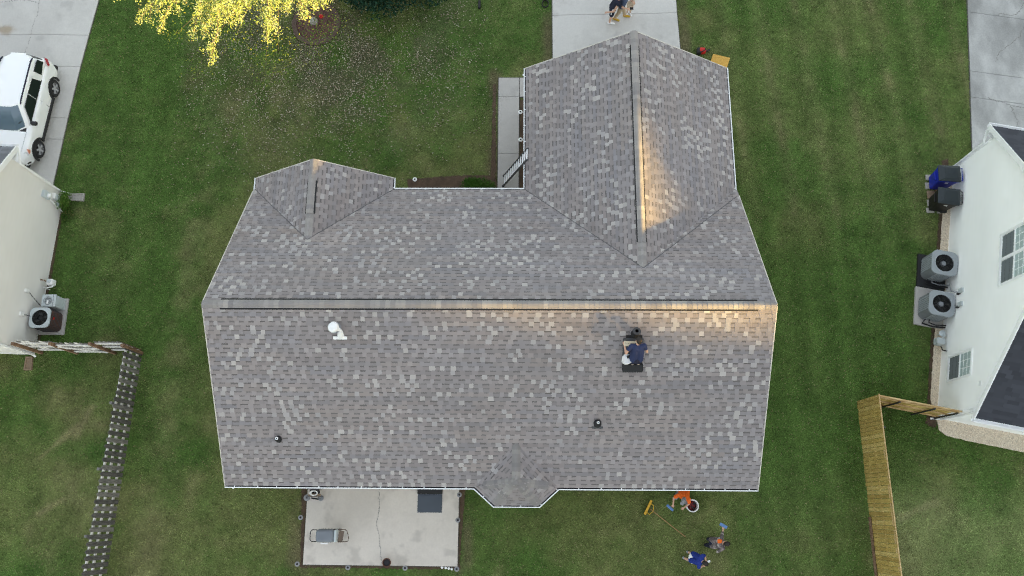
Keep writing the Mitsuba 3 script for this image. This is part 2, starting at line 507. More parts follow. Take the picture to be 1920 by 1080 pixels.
def slabs(root, label, polys, z1, m, cat, gap=0.008, skip=True):
    """a paved surface as separate slabs over a dark bed"""
    key = thing(root, label, cat); labels[key]['kind'] = 'structure'
    hull = shapely.union_all([Polygon(p).buffer(0.01) for p in polys])
    NOGRASS.append(hull)
    bed = [trimesh.creation.extrude_polygon(g, z1 - 0.035 + 0.05, engine='earcut') for g in getattr(hull.buffer(0.015), 'geoms', [hull.buffer(0.015)])]
    b = cat_(bed); b.apply_translation([0, 0, -0.05])
    obj('bed', b, 'joint', key)
    for p in polys:
        g = Polygon(p).buffer(-gap, join_style=2)
        top = trimesh.creation.extrude_polygon(g, z1 + 0.05, engine='earcut'); top.apply_translation([0, 0, -0.05])
        obj('slab', top, m, key)
    return key


def ribbon(pts, w, z, seed=0, jag=0.02):
    """thin jagged crack lying on a level surface"""
    r = np.random.default_rng(seed); P = A(pts, float)
    t = np.linspace(0, 1, 40)
    d = np.r_[0, np.cumsum(np.linalg.norm(np.diff(P, axis=0), axis=1))]; d /= d[-1]
    q = np.stack([np.interp(t, d, P[:, 0]), np.interp(t, d, P[:, 1])], 1) + r.normal(0, jag, (40, 2))
    tg = np.gradient(q, axis=0); tg /= np.linalg.norm(tg, axis=1, keepdims=True)
    n = np.stack([-tg[:, 1], tg[:, 0]], 1); ww = (w * r.uniform(0.5, 1.3, 40))[:, None]
    V = np.vstack([np.c_[q + n * ww / 2, np.full(40, z)], np.c_[q - n * ww / 2, np.full(40, z)]])
    F = []
    for i in range(39):
        F += [[i, 40 + i, 41 + i], [i, 41 + i, i + 1]]
    return trimesh.Trimesh(V, F, process=False)


# front driveway
slabs('driveway', 'pale concrete driveway in front of the garage where three people walk', [
    [(1.07, 15.6), (6.30, 15.6), (6.17, 19.50), (1.07, 19.40)], [(1.07, 19.40), (6.17, 19.50), (6.08, 24), (1.07, 24)]], 0.05, 'concrete', 'driveway')
# walk along the garage
slabs('front_walk', 'narrow concrete walk of slabs along the garage wall with a ladder on it', [
    [(-1.10, 15.70), (-0.27, 15.70), (-0.27, 16.55), (-1.10, 16.55)], [(-0.26, 15.70), (0.9, 15.70), (0.9, 16.55), (-0.26, 16.55)],
    [(-1.09, 13.24), (-0.27, 13.26), (-0.27, 15.70), (-1.10, 15.70)], [(-1.09, 10.6), (-0.27, 10.6), (-0.27, 13.26), (-1.09, 13.24)]], 0.06, 'concrete_walk', 'walk')
# neighbour drives
XA = lambda y: float(np.interp(y, [11.75, 12.33, 14.8, 17.12, 18.59, 20.3, 24], [-18.5, -18.41, -18.28, -18.11, -17.97, -17.78, -17.4]))
ys = [10.6, 13.88, 14.80, 17.10, 18.54, 24]
pl = []
for a, b in zip(ys[:-1], ys[1:]):
    for (xa, xb) in ((-26.5, -23.0), (-23.0, None)):
        pl.append([(xa, a + (0.06 if a > 11 else 0)), (XA(a) if xb is None else xb, a), (XA(b) if xb is None else xb, b), (xa, b + 0.06)])
dl = slabs('driveway', 'light grey concrete driveway under the parked white car', pl, 0.05, 'concrete', 'driveway')
for i, c in enumerate(([(-20.34, 21.5), (-20.26, 19.6), (-20.36, 18.97), (-20.38, 18.56)], [(-20.38, 18.5), (-20.5, 17.6), (-20.44, 17.12)], [(-22.3, 20.0), (-21.5, 20.15), (-20.91, 20.24), (-20.4, 20.1)])):
    obj('crack', ribbon(c, 0.015, 0.0545, i + 1), 'crack', dl)
XB = lambda y: float(np.interp(y, [10, 13.34, 16.68, 20.08, 25], [16.9, 17.25, 17.65, 18.02, 18.6]))
ys = [10.0, 15.67, 16.82, 19.5, 25]
pl = [[(XB(a), a), (27, a - 1.5), (27, b - 1.5), (XB(b), b)] for a, b in zip(ys[:-1], ys[1:])]
dd = slabs('driveway', 'old stained grey concrete driveway in front of the white house', pl, 0.05, 'concrete_old', 'driveway')
for i, c in enumerate(([(18.2, 15.6), (18.37, 15.55), (19.0, 15.35), (19.56, 15.15), (21, 14.6)], [(18.7, 17.2), (18.87, 17.51), (19.36, 17.99), (19.85, 18.35), (20.16, 18.96), (20.8, 19.3)], [(19.1, 19.41), (19.89, 19.33), (20.25, 19.82), (20.6, 21)], [(19.0, 15.3), (19.2, 14.6), (19.1, 14.1)])):
    obj('crack', ribbon(c, 0.022, 0.0545, i + 11, 0.03), 'crack', dd)
# patio
PAT = [(-7.58, -2.0), (-2.30, -2.02), (-2.30, 0.95), (-7.60, 0.95)]
pk = slabs('patio', 'square concrete patio slab with one long crack behind the house', [PAT], 0.10, 'concrete_patio', 'patio', gap=0.0)
obj('crack', ribbon([(-5.09, 0.9), (-5.09, 0.52), (-5.1, 0.29), (-5.04, -0.07), (-5.13, -0.61), (-5.04, -0.96), (-4.94, -1.49), (-4.9, -1.98)], 0.016, 0.1045, 21, 0.012), 'crack', pk)


def bed(name, pts, z, m, label, cat='soil', amp=0.02, seed=0):
    """low bed of loose material with an uneven top and outline"""
    g = Polygon(pts).buffer(0)
    n = 260
    r = np.random.default_rng(seed)
    ringp = [g.exterior.interpolate(t, normalized=True) for t in np.linspace(0, 1, n, endpoint=False)]
    P = A([[p.x, p.y] for p in ringp]); P = P + r.normal(0, amp * 0.7, P.shape)
    g2 = Polygon(P).buffer(0)
    g2 = max(getattr(g2, 'geoms', [g2]), key=lambda q: q.area)
    NOGRASS.append(g2.buffer(-0.05))
    m_ = trimesh.creation.extrude_polygon(g2, z + 0.03, engine='earcut'); m_.apply_translation([0, 0, -0.03])
    return struct(name, m_, m, label, cat=cat)


bed('soil_bed', [(-4.5, 10.8), (-0.2, 10.8), (-0.2, 12.0), (-1.15, 12.05), (-1.2, 16.3), (-1.32, 16.3), (-1.35, 12.35), (-2.6, 12.35), (-4.6, 12.2)], 0.02, 'soil', 'dark soil bed along the front wall between gable and walk', seed=1)
bed('soil_bed', [(-0.26, 10.8), (0.3, 10.8), (0.3, 15.6), (-0.26, 15.6)], 0.02, 'soil', 'narrow dark soil strip between the walk and the garage wall', seed=2)
bed('soil_bed', [(-7.68, -2.12), (-7.58, -2.1), (-7.62, 0.9), (-7.86, 0.9)], 0.018, 'soil', 'bare brown soil strip along the west edge of the patio', seed=3)
bed('soil_bed', [(-2.31, -2.1), (-2.24, -2.1), (-2.06, 0.95), (-2.31, 0.95)], 0.018, 'soil', 'bare brown soil strip along the east edge of the patio', seed=4)
bed('soil_bed', [(-7.6, -2.1), (-2.2, -2.12), (-2.2, -2.0), (-7.6, -2.0)], 0.016, 'soil', 'thin bare soil line along the outer edge of the patio', seed=5)
bed('soil_bed', [tuple(rw(-0.3, 0.36)), tuple(rw(10.0, 0.44)), tuple(rw(10.1, 0.2)), tuple(rw(-0.35, 0.0))], 0.015, 'soil', 'brown bare soil along the gravel at the white house', seed=6)
bed('soil_bed', [(-18.0, 11.4), (-17.88, 11.4), (-17.95, 5.6), (-18.05, 5.6)], 0.015, 'soil', 'thin soil strip at the foot of the beige siding', seed=7)
S = RW_A; e1 = A([RW_D[1], -RW_D[0]])                       # east along the south wall
gp = [tuple(rw(-0.06, 0.0)), tuple(rw(0.55, 0.27)), tuple(rw(9.0, 0.30)), tuple(rw(9.0, -0.05)), tuple(rw(0.0, -0.05)), tuple(S + e1 * 6), tuple(S + e1 * 6 - RW_D * 0.62), tuple(S + e1 * 1.4 - RW_D * 0.60), tuple(S + e1 * 0.35 - RW_D * 0.56), tuple(S + e1 * 0.08 - RW_D * 0.40)]
bed('gravel_bed', gp, 0.05, 'gravel', 'pale tan gravel strip along the foot of the white house', 'gravel', 0.012, 8)
cc = np.linspace(0, 2 * np.pi, 40, endpoint=False)
bed('mulch_bed', [(-8.62 + 0.80 * math.cos(t), 19.05 + 0.80 * math.sin(t)) for t in cc], 0.05, 'mulch', 'round brown mulch bed ringed by pavers under the yellow tree', 'mulch', 0.01, 9)

# ------------------------------------------------------------------ the house
HOUSE = thing('house', 'large house with grey shingle roof, front gables and a man kneeling on it', 'house')
EXPO = 0.143
TRI_TAB = A([[0, 1, 2], [0, 2, 3]])


class Bag:
    def __init__(s):
        s.v, s.f, s.c, s.n = [], [], [], 0

    def quad(s, p, c):
        s.v.append(A(p)); s.f.append(A([[0, 1, 2], [0, 2, 3]]) + s.n); s.c.append(np.tile(c, (4, 1))); s.n += 4

    def out(s):
        return (np.vstack(s.v), np.vstack(s.f)), np.vstack(s.c)


FIELD = Bag()
SINGLE = []                                   # (nearness, verts, faces, colours) of every raised tab
srng = np.random.default_rng(11)
TONES = A([[0.240, 0.217, 0.215], [0.248, 0.221, 0.213], [0.220, 0.205, 0.210], [0.254, 0.229, 0.225], [0.231, 0.206, 0.202], [0.235, 0.216, 0.216]])
LIGHTS = A([[0.362, 0.340, 0.332], [0.392, 0.367, 0.352], [0.332, 0.313, 0.312]])


def interval(poly, v):
    """[lo, hi] of u inside the convex polygon at height v"""
    us = []
    n = len(poly)
    for i in range(n):
        (u0, v0), (u1, v1) = poly[i], poly[(i + 1) % n]
        if (v0 - v) * (v1 - v) <= 0 and v0 != v1:
            us.append(u0 + (u1 - u0) * (v - v0) / (v1 - v0))
        elif v0 == v1 == v:
            us += [u0, u1]
    return (min(us), max(us)) if len(us) >= 2 else None


def shingles(O, U, V, poly, hide=None, expo=EXPO, single=False, lift=0.0, wave=0.0):
    O, U, V = A(O, float), A(U, float), A(V, float)
    U = U / np.linalg.norm(U); V = V / np.linalg.norm(V); N = np.cross(U, V)
    vmin, vmax = min(p[1] for p in poly), max(p[1] for p in poly)
    rows = int(math.ceil((vmax - vmin) / expo))
    seed = srng.integers(1000)
    for i in range(rows):
        v0, v1 = vmin + i * expo, min(vmin + (i + 1) * expo, vmax)
        if v1 - v0 < 0.02:
            continue
        a, b = interval(poly, v0 + 1e-4), interval(poly, v1 - 1e-4)
        if a is None or b is None:
            continue
        lo, hi = min(a[0], b[0]), max(a[1], b[1])
        u = lo - srng.uniform(0, 0.9); tab = srng.random() < .5
        strip_end, tone = u, TONES[0]
        while u < hi:
            if u >= strip_end:
                strip_end = u + 1.0; tone = TONES[srng.integers(6)] * A([1.035, 1.035, 1.045]) * srng.uniform(0.93, 1.07)
                bt = meshkit.fbm(A([[u * .45, v0 * .45, seed + .5], [u * .45 + 40, v0 * .45, seed + .5]]), 3)
                tone = tone * (1 + .20 * (bt[0] - .5)) * (1 + (bt[1] - .5) * A([.09, 0, -.12]))
            w = srng.uniform(0.115, 0.19) if tab else srng.uniform(0.12, 0.245)
            ua, ub = u, u + w
            u = ub; is_tab, tab = tab, not tab
            q0, q1 = max(ua, a[0]), min(ub, a[1])
            r0, r1 = max(ua, b[0]), min(ub, b[1])
            if q1 - q0 < 0.004 and r1 - r0 < 0.004:
                continue
            q1, r1 = max(q0, q1), max(r0, r1)
            if hide is not None and hide((O + U * (ua + ub) / 2 + V * (v0 + v1) / 2)):
                continue
            P = lambda uu, vv, h: O + U * uu + V * vv + N * (h + lift)
            hb, ht = (0.016, 0.008) if is_tab else (0.009, 0.001)
            if is_tab:
                cl = meshkit.noise(A([[ua * 1.3, v0 * 2.2, seed]]), 3)[0]
                x = srng.random()
                if x < 0.25 * (0.25 + 2.6 * max(0, cl - 0.42) * 2):
                    c = LIGHTS[srng.integers(3)] * srng.uniform(0.9, 1.08)
                elif x < 0.46:
                    c = tone * srng.uniform(1.06, 1.20)
                else:
                    c = tone * srng.uniform(0.98, 1.08)
                bag = Bag() if single else FIELD
                bag.quad([P(q0, v0, hb), P(q1, v0, hb), P(r1, v1, ht), P(r0, v1, ht)], c)
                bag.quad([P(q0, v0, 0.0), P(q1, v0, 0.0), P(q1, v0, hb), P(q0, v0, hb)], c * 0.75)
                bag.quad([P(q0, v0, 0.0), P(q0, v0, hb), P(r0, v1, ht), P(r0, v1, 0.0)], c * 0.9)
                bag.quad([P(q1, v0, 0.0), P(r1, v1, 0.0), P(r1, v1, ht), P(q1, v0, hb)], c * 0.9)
                if single:
                    ctr = bag.v[0].mean(0)
                    SINGLE.append((np.linalg.norm(ctr - CAM), bag))
            else:
                c = tone * srng.uniform(0.93, 1.03)
                d = 0.36 * srng.uniform(0.7, 1.15)
                vm = v1 - (v1 - v0) * d
                m0, m1 = q0 + (r0 - q0) * (1 - d), q1 + (r1 - q1) * (1 - d)
                hm = hb + (ht - hb) * (1 - d)
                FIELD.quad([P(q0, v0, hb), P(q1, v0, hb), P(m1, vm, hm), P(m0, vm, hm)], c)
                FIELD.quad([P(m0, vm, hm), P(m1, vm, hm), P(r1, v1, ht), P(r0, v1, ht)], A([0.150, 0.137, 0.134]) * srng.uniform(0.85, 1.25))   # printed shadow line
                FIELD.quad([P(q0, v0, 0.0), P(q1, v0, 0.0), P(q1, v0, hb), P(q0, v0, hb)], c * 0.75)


def tri_in(p, tri, m=0.12):
    """is the point well inside the plan triangle"""
    (ax, ay), (bx, by), (cx, cy) = tri
    d1 = (p[0] - bx) * (ay - by) - (ax - bx) * (p[1] - by)
    d2 = (p[0] - cx) * (by - cy) - (bx - cx) * (p[1] - cy)
    d3 = (p[0] - ax) * (cy - ay) - (cx - ax) * (p[1] - ay)
    return min(d1, d2, d3) > m or max(d1, d2, d3) < -m


GEND = YR + (ZR - GZ) / MN; DEND = YR + (ZR - DZ) / MN
GT = [(GXL, YN + .4), (GXR, YN + .4), (GM, GEND)]
DT = [(DXL, YN + .4), (DXR, YN + .4), (DM, DEND)]
LS, LN = math.hypot(YR - YS, ZR - ZE), math.hypot(YN - YR, ZR - ZE)
shingles((XL, YS, ZE), (1, 0, 0), (0, YR - YS, ZR - ZE), [(0, 0), (XR - XL, 0), (XR - XL, LS), (0, LS)], single=True)
shingles((XR, YN, ZE), (-1, 0, 0), (0, YR - YN, ZR - ZE), [(0, 0), (XR - XL, 0), (XR - XL, LN), (0, LN)], hide=lambda p: tri_in(p, GT) or tri_in(p, DT))
# garage: west and east slopes
MG = (GZ - ZE) / (GM - GXL); LG = math.hypot(GM - GXL, GZ - ZE)
shingles((GXL, GYN, ZE), (0, -1, 0), (GM - GXL, 0, GZ - ZE), [(0, 0), (GYN - YN + .05, 0), (GYN - GEND, LG), (0, LG)])
shingles((GXR, YN - .28, ZE), (0, 1, 0), (GM - GXR, 0, GZ - ZE), [(0, 0), (GYN - YN + .28, 0), (GYN - YN + .28, LG), (GEND - YN + .28, LG)])
LD = math.hypot(DM - DXL, DZ - ZE)
shingles((DXL, DYN, ZE), (0, -1, 0), (DM - DXL, 0, DZ - ZE), [(0, 0), (DYN - YN + .2, 0), (DYN - DEND, LD), (0, LD)])
shingles((DXR, YN, ZE), (0, 1, 0), (DM - DXR, 0, DZ - ZE), [(0, 0), (DYN - YN, 0), (DYN - YN, LD), (DEND - YN, LD)])


def deck(name, pts, drop, parent, m='felt'):
    """roof deck: a polygon in space with thickness"""
    P = A(pts, float); n = len(P)
    Q = P - [0, 0, drop]
    F = [[0, i, i + 1] for i in range(1, n - 1)] + [[n, n + i + 1, n + i] for i in range(1, n - 1)]
    for i in range(n):
        j = (i + 1) % n
        F += [[i, n + i, n + j], [i, n + j, j]]
    return obj(name, trimesh.Trimesh(np.vstack([P, Q]), F, process=False), m, parent)


ROOF = HOUSE + '__roof'
dk = []


def slab3(pts, drop=0.14):
    P = A(pts, float); n = len(P); Q = P - [0, 0, drop]
    F = [[0, i, i + 1] for i in range(1, n - 1)] + [[n, n + i + 1, n + i] for i in range(1, n - 1)]
    for i in range(n):
        j = (i + 1) % n
        F += [[i, n + i, n + j], [i, n + j, j]]
    return trimesh.Trimesh(np.vstack([P, Q]), F, process=False)


z_ = lambda z: z - 0.004
roofmesh = cat_([slab3([(XL, YS, z_(ZE)), (XR, YS, z_(ZE)), (XR, YR, z_(ZR)), (XL, YR, z_(ZR))]),
                 slab3([(XL, YR, z_(ZR)), (XR, YR, z_(ZR)), (XR, YN, z_(ZE)), (XL, YN, z_(ZE))]),
                 slab3([(GXL, GYN, z_(ZE)), (GXL, YN, z_(ZE)), (GM, GEND, z_(GZ)), (GM, GYN, z_(GZ))]),
                 slab3([(GXR, YN, z_(ZE)), (GXR, GYN, z_(ZE)), (GM, GYN, z_(GZ)), (GM, GEND, z_(GZ))]),
                 slab3([(DXL, DYN, z_(ZE)), (DXL, YN, z_(ZE)), (DM, DEND, z_(DZ)), (DM, DYN, z_(DZ))]),
                 slab3([(DXR, YN, z_(ZE)), (DXR, DYN, z_(ZE)), (DM, DYN, z_(DZ)), (DM, DEND, z_(DZ))])])
obj('roof', roofmesh, 'felt', HOUSE)

# bay roof on the south eave
ZB = 3.62
BA = A([(-1.60, 0.565, ZE), (-.97, 0.005, ZE), (0.435, 0.005, ZE), (1.05, 0.565, ZE)])
AP = A([-0.275, 0.70, ZB])                               # where the hips meet
yb = YS + (ZB - ZE) / MS                                 # its ridge runs back into the main slope
BK = A([-0.275, yb + 0.05, ZB])


def face(pa, pb, top, back=None):
    """shingles on the plane through eave pa-pb and the point top (and back)"""
    pa, pb, top = A(pa), A(pb), A(top)
    U = (pb - pa) / np.linalg.norm(pb - pa)
    N = np.cross(U, top - pa); N /= np.linalg.norm(N)
    V = np.cross(N, U)
    pl = [(0, 0), (np.linalg.norm(pb - pa), 0), (np.dot(top - pa, U), np.dot(top - pa, V))]
    if back is not None:
        b = A(back); pl.insert(3 if back_last else 2, (np.dot(b - pa, U), np.dot(b - pa, V)))
    shingles(pa, U, V, pl, expo=0.125)


back_last = False
face(BA[1], BA[2], AP)
WV = A([-1.63, 0.52, ZE])
for (p, q, t) in ((BA[2], BA[3], AP), (BA[0], BA[1], AP)):
    face(p, q, t)
face(BA[3], BK + A([0, 0.0, 0]), AP)
face(BK, BA[0], AP)
bmesh_ = cat_([slab3([BA[0], BA[1], AP - [0, 0, .004]], 0.1), slab3([BA[1], BA[2], AP - [0, 0, .004]], 0.1), slab3([BA[2], BA[3], AP - [0, 0, .004]], 0.1), slab3([BA[3], BK, AP - [0, 0, .004]], 0.1), slab3([BK, BA[0], AP - [0, 0, .004]], 0.1)])
obj('bay_roof', bmesh_, 'felt', HOUSE)

SINGLE.sort(key=lambda t: t[0])
for d, bag in SINGLE[300:]:
    for v, c in zip(bag.v, bag.c):
        FIELD.quad(v, c[0])
mesh_, col_ = FIELD.out()
obj('shingle_cover', mesh_, 'shingle', ROOF, color=col_, kind='stuff')
for d, bag in SINGLE[:300]:
    mesh_, col_ = bag.out()
    obj('shingle', mesh_, 'shingle', ROOF, color=col_)


def caps(p0, p1, nl, nr, w, lift, parent, expo=0.150, name='ridge_cap', tone=1.0):
    """bent cap shingles from p0 to p1; nl, nr: directions down the two slopes"""
    p0, p1 = A(p0, float), A(p1, float)
    L = np.linalg.norm(p1 - p0); d = (p1 - p0) / L
    nl, nr = A(nl, float) / np.linalg.norm(nl), A(nr, float) / np.linalg.norm(nr)
    up = np.cross(d, nl); up2 = np.cross(nr, d)
    up = A([0, 0, 1.0])
    n = max(1, int(round(L / expo))); e = L / n
    for i in range(n):
        a, b = i * e - 0.006, (i + 1) * e - 0.003
        c = A([[0.275, 0.258, 0.250], [0.248, 0.234, 0.230], [0.298, 0.280, 0.266], [0.232, 0.218, 0.218], [0.322, 0.300, 0.282], [0.262, 0.246, 0.238]])[srng.integers(6)] * srng.uniform(0.92, 1.08) * tone
        prof = [(nl * w, 0.0), (nl * w * 0.35, 0.006), (A([0, 0, 0]), 0.006), (nr * w * 0.35, 0.006), (nr * w, 0.0)]
        V, F = [], []
        for s, h in ((a, 0.013), (b, 0.003)):
            for q, r_ in prof:
                V.append(p0 + d * s + q + up * (lift + h + r_ - (0.018 if np.linalg.norm(q) < 1e-6 else 0)))
        for s, h in ((a, 0.013),):
            for q, r_ in prof:
                V.append(p0 + d * s + q + up * (lift + h + r_ - (0.018 if np.linalg.norm(q) < 1e-6 else 0) - 0.016))
        for j in range(4):
            F += [[j, j + 1, j + 6], [j, j + 6, j + 5], [j, j + 10, j + 11], [j, j + 11, j + 1]]
        obj(name, (A(V), A(F)), 'shingle', parent, color=np.vstack([np.tile(c, (10, 1)), np.tile(c * .5, (5, 1))]))


def vent(p0, p1, nl, nr, w, h, parent, wl=0.0):
    """ridge vent strip: a shallow black baffle"""
    p0, p1 = A(p0, float), A(p1, float)
    nl, nr = A(nl, float) / np.linalg.norm(nl), A(nr, float) / np.linalg.norm(nr)
    V = []
    for p in (p0, p1):
        for q, z in ((nl * (w + wl), -0.02), (nl * (w + wl), h), (nl * 0.02, h), (nr * 0.02, h), (nr * w, h), (nr * w, -0.02)):
            V.append(p + q + [0, 0, z])
    F = []
    for j in range(6):
        k = (j + 1) % 6
        F += [[j, k, k + 6], [j, k + 6, j + 6]]
    F += [[0, i, i + 1] for i in range(1, 5)] + [[6, 6 + i + 1, 6 + i] for i in range(1, 5)]
    obj('ridge_vent', trimesh.Trimesh(V, F, process=False), 'black', parent)


sl, nl_ = (0, -1, -MS), (0, 1, -MN)
caps((XL, YR, ZR), (-9.06, YR, ZR), nl_, sl, 0.15, 0.012, ROOF)
vent((-9.02, YR, ZR), (6.79, YR, ZR), nl_, sl, 0.192, 0.030, ROOF, .032)
caps((-9.05, YR, ZR), (6.82, YR, ZR), nl_, sl, 0.150, 0.048, ROOF)
caps((6.83, YR, ZR), (XR, YR, ZR), nl_, sl, 0.15, 0.012, ROOF)
gw, ge = (-1, 0, -MG), (1, 0, -MG)
caps((GM, GYN, GZ), (GM, 14.93, GZ), ge, gw, 0.15, 0.012, ROOF)
vent((GM, 14.88, GZ), (GM, 7.96, GZ), ge, gw, 0.190, 0.030, ROOF)
caps((GM, 14.92, GZ), (GM, 7.93, GZ), ge, gw, 0.150, 0.048, ROOF)
caps((GM, 7.92, GZ), (GM, GEND - 0.02, GZ), ge, gw, 0.15, 0.012, ROOF)
caps((DM, DYN, DZ), (DM, 10.38, DZ), ge, gw, 0.15, 0.012, ROOF)
vent((DM, 10.34, DZ), (DM, 9.18, DZ), ge, gw, 0.190, 0.030, ROOF)
caps((DM, 10.37, DZ), (DM, 9.15, DZ), ge, gw, 0.150, 0.048, ROOF)
caps((DM, 9.14, DZ), (DM, DEND - 0.02, DZ), ge, gw, 0.15, 0.012, ROOF)
# bay hips
BR = HOUSE + '__bay_roof'


def hipdirs(p0, p1, fa, fb):
    d = A(p1) - A(p0); d = d / np.linalg.norm(d)
    out = []
    for q in (fa, fb):
        r = A(q) - A(p0); r = r - d * np.dot(r, d); out.append(r / np.linalg.norm(r))
    return out


h1 = hipdirs(BA[1], AP, BA[0], BA[2]); caps(BA[1], AP, h1[0], h1[1], 0.15, 0.012, BR, 0.13, 'hip_cap', .86)
h2 = hipdirs(BA[2], AP, BA[1], BA[3]); caps(BA[2], AP, h2[0], h2[1], 0.15, 0.012, BR, 0.13, 'hip_cap', .86)
h3 = hipdirs(BA[0], AP, BK, BA[1]); caps(AP + (BA[0] - AP) * 0.78, AP, h3[0], h3[1], 0.13, 0.012, BR, 0.13, 'hip_cap', .86)
h4 = hipdirs(BA[3], AP, BA[2], BK); caps(AP + (BA[3] - AP) * 0.78, AP, h4[0], h4[1], 0.13, 0.012, BR, 0.13, 'hip_cap', .86)
caps(BK + A([0, 0.15, 0]), AP - A([0, 0.1, 0]), (1, 0, -.65), (-1, 0, -.65), 0.16, 0.02, BR, 0.13, 'hip_cap', .86)

# valleys: a thin dark strip painted in as the shadow of the cut edge
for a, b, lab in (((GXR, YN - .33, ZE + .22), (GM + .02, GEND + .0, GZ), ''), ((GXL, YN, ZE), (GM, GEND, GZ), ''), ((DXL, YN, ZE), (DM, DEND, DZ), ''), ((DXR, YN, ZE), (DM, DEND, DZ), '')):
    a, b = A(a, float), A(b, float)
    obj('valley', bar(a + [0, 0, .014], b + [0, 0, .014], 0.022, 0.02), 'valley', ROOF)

# drip edges along the rakes
for a, b in (((XL, YS, ZE), (XL, YR, ZR)), ((XL, YR, ZR), (XL, YN - .1, ZE + .07)), ((XR, YS, ZE), (XR, YR, ZR)), ((XR, YR, ZR), (XR, YN - .3, ZE + .2)),
             ((GXL, GYN, ZE), (GM, GYN, GZ)), ((GM, GYN, GZ), (GXR, GYN, ZE)), ((DXL, DYN, ZE), (DM, DYN, DZ)), ((DM, DYN, DZ), (DXR, DYN, ZE))):
    a, b = A(a, float), A(b, float)
    c = A([0, 0, -.065])
    obj('rake_board', bar(a + c, b + c, 0.03, 0.13, up=(0, 0, 1)), 'siding_house', HOUSE)

# gutters: open channels with hangers, d measured outward from the fascia
GP = [(0.0, -0.005), (0.012, -0.005), (0.014, -0.115), (0.10, -0.115), (0.112, -0.06), (0.108, 0.0), (0.116, 0.012), (0.143, 0.012), (0.143, -0.008), (0.124, -0.06), (0.112, -0.13), (0.0, -0.13)]


def gutter(path, z, n_h, parent, inset=0.065):
    """path with the outward side to its right"""
    k = obj('gutter', sweep2d(path, [(d - inset, z + h) for d, h in GP]), 'white', parent)
    obj('trough', sweep2d(path, [(d - inset, z + h) for d, h in ((0.014, -0.105), (0.10, -0.105), (0.103, -0.095), (0.014, -0.095))]), 'dark_grey', k)
    P = A(path, float); L = np.r_[0, np.cumsum(np.linalg.norm(np.diff(P, axis=0), axis=1))]
    for s in (np.arange(n_h) + 0.5) / n_h * L[-1] + srng.uniform(-.06, .06, n_h):
        i = min(np.searchsorted(L, s) - 1, len(P) - 2); t = (s - L[i]) / (L[i + 1] - L[i])
        q = P[i] + (P[i + 1] - P[i]) * t; d = (P[i + 1] - P[i]) / np.linalg.norm(P[i + 1] - P[i]); n = A([d[1], -d[0]])
        a, b = q + n * (0.0 - inset), q + n * (0.14 - inset)
        obj('hanger', bar([a[0], a[1], z + .006], [b[0], b[1], z + .015], 0.03, 0.006), 'white', k)
    return k


gutter([(XL, YS), (-1.60, YS), (-.97, 0.005), (0.435, 0.005), (1.05, YS), (XR, YS)], ZE - .01, 26, HOUSE)
gutter([(GXR, YN - .28), (GXR, GYN)], ZE - .01, 7, HOUSE)
gutter([(GXL, GYN), (GXL, YN), (DXR, YN), (DXR, DYN)], ZE - .01, 15, HOUSE)
gutter([(DXL, DYN), (DXL, YN - .12)], ZE - .01, 2, HOUSE)
for x, y in ((XL + .22, YS - .08), (GXL - .09, GYN - .2), (DXL - .08, YN - .05)):
    obj('downspout', cat_([tube([(x, y, ZE - .12), (x + (.2 if y < 2 else .25), y + (.3 if y < 2 else 0), ZE - .5), (x + (.2 if y < 2 else .25), y + (.3 if y < 2 else 0), 0.15)], 0.038, 6)]), 'white', HOUSE)

# walls under the eaves, lap siding as stepped boards
IN = 0.38
fp = Polygon([(XL + IN, YS + IN), (XR - IN, YS + IN), (XR - IN, YN - IN), (GXR - IN, YN - IN), (GXR - IN, GYN - IN), (GXL + IN, GYN - IN), (GXL + IN, YN - IN), (DXR - IN, YN - IN), (DXR - IN, DYN - IN), (DXL + IN, DYN - IN)]).buffer(0)
NOGRASS.append(fp)


def lap_walls(path, z0, z1, lap=0.115, proud=0.014, closed=True):
    prof = []
    n = int((z1 - z0) / lap)
    for i in range(n):
        prof += [(proud, z0 + i * lap), (0.0, z0 + (i + 1) * lap - 0.004)]
    prof += [(-0.15, z0 + n * lap), (-0.15, z0)]
    return sweep2d(path, prof, closed)


obj('wall', lap_walls(list(fp.exterior.coords)[:-1][::-1] if not fp.exterior.is_ccw else list(fp.exterior.coords)[:-1], 0.0, ZE - 0.15), 'siding_house', HOUSE)
bayw = Polygon([(-1.35, YS + IN), (-0.85, 0.25), (0.31, 0.25), (0.81, YS + IN)])
NOGRASS.append(bayw)
obj('wall', prism(list(bayw.exterior.coords)[:-1], 0, ZE - .15), 'siding_house', HOUSE)
for (pts, z0) in (([(XL + IN, YR), (XL + IN, YR)], 0),):
    pass
for x in (XL + IN, XR - IN):
    obj('gable_wall', cat_([trimesh.Trimesh(A([[x, YS + IN, ZE - .2], [x, YN - IN, ZE - .2], [x, YR, ZR - .22], [x + .05 * np.sign(-x), YS + IN, ZE - .2], [x + .05 * np.sign(-x), YN - IN, ZE - .2], [x + .05 * np.sign(-x), YR, ZR - .22]]), [[0, 1, 2], [3, 5, 4], [0, 2, 5], [0, 5, 3], [1, 4, 5], [1, 5, 2]], process=False)]), 'siding_house', HOUSE)
for (x0, x1, xm, y, zz) in ((GXL + IN, GXR - IN, GM, GYN - IN, GZ - .2), (DXL + IN, DXR - IN, DM, DYN - IN, DZ - .2)):
    obj('gable_wall', trimesh.Trimesh(A([[x0, y, ZE - .2], [x1, y, ZE - .2], [xm, y, zz], [x0, y - .05, ZE - .2], [x1, y - .05, ZE - .2], [xm, y - .05, zz]]), [[0, 2, 1], [3, 4, 5], [0, 3, 5], [0, 5, 2], [1, 2, 5], [1, 5, 4]], process=False), 'siding_house', HOUSE)
obj('garage_door', box(1.2, 6.0, GYN - IN + .01, GYN - IN + .05, 0.05, 2.2), 'white', HOUSE)
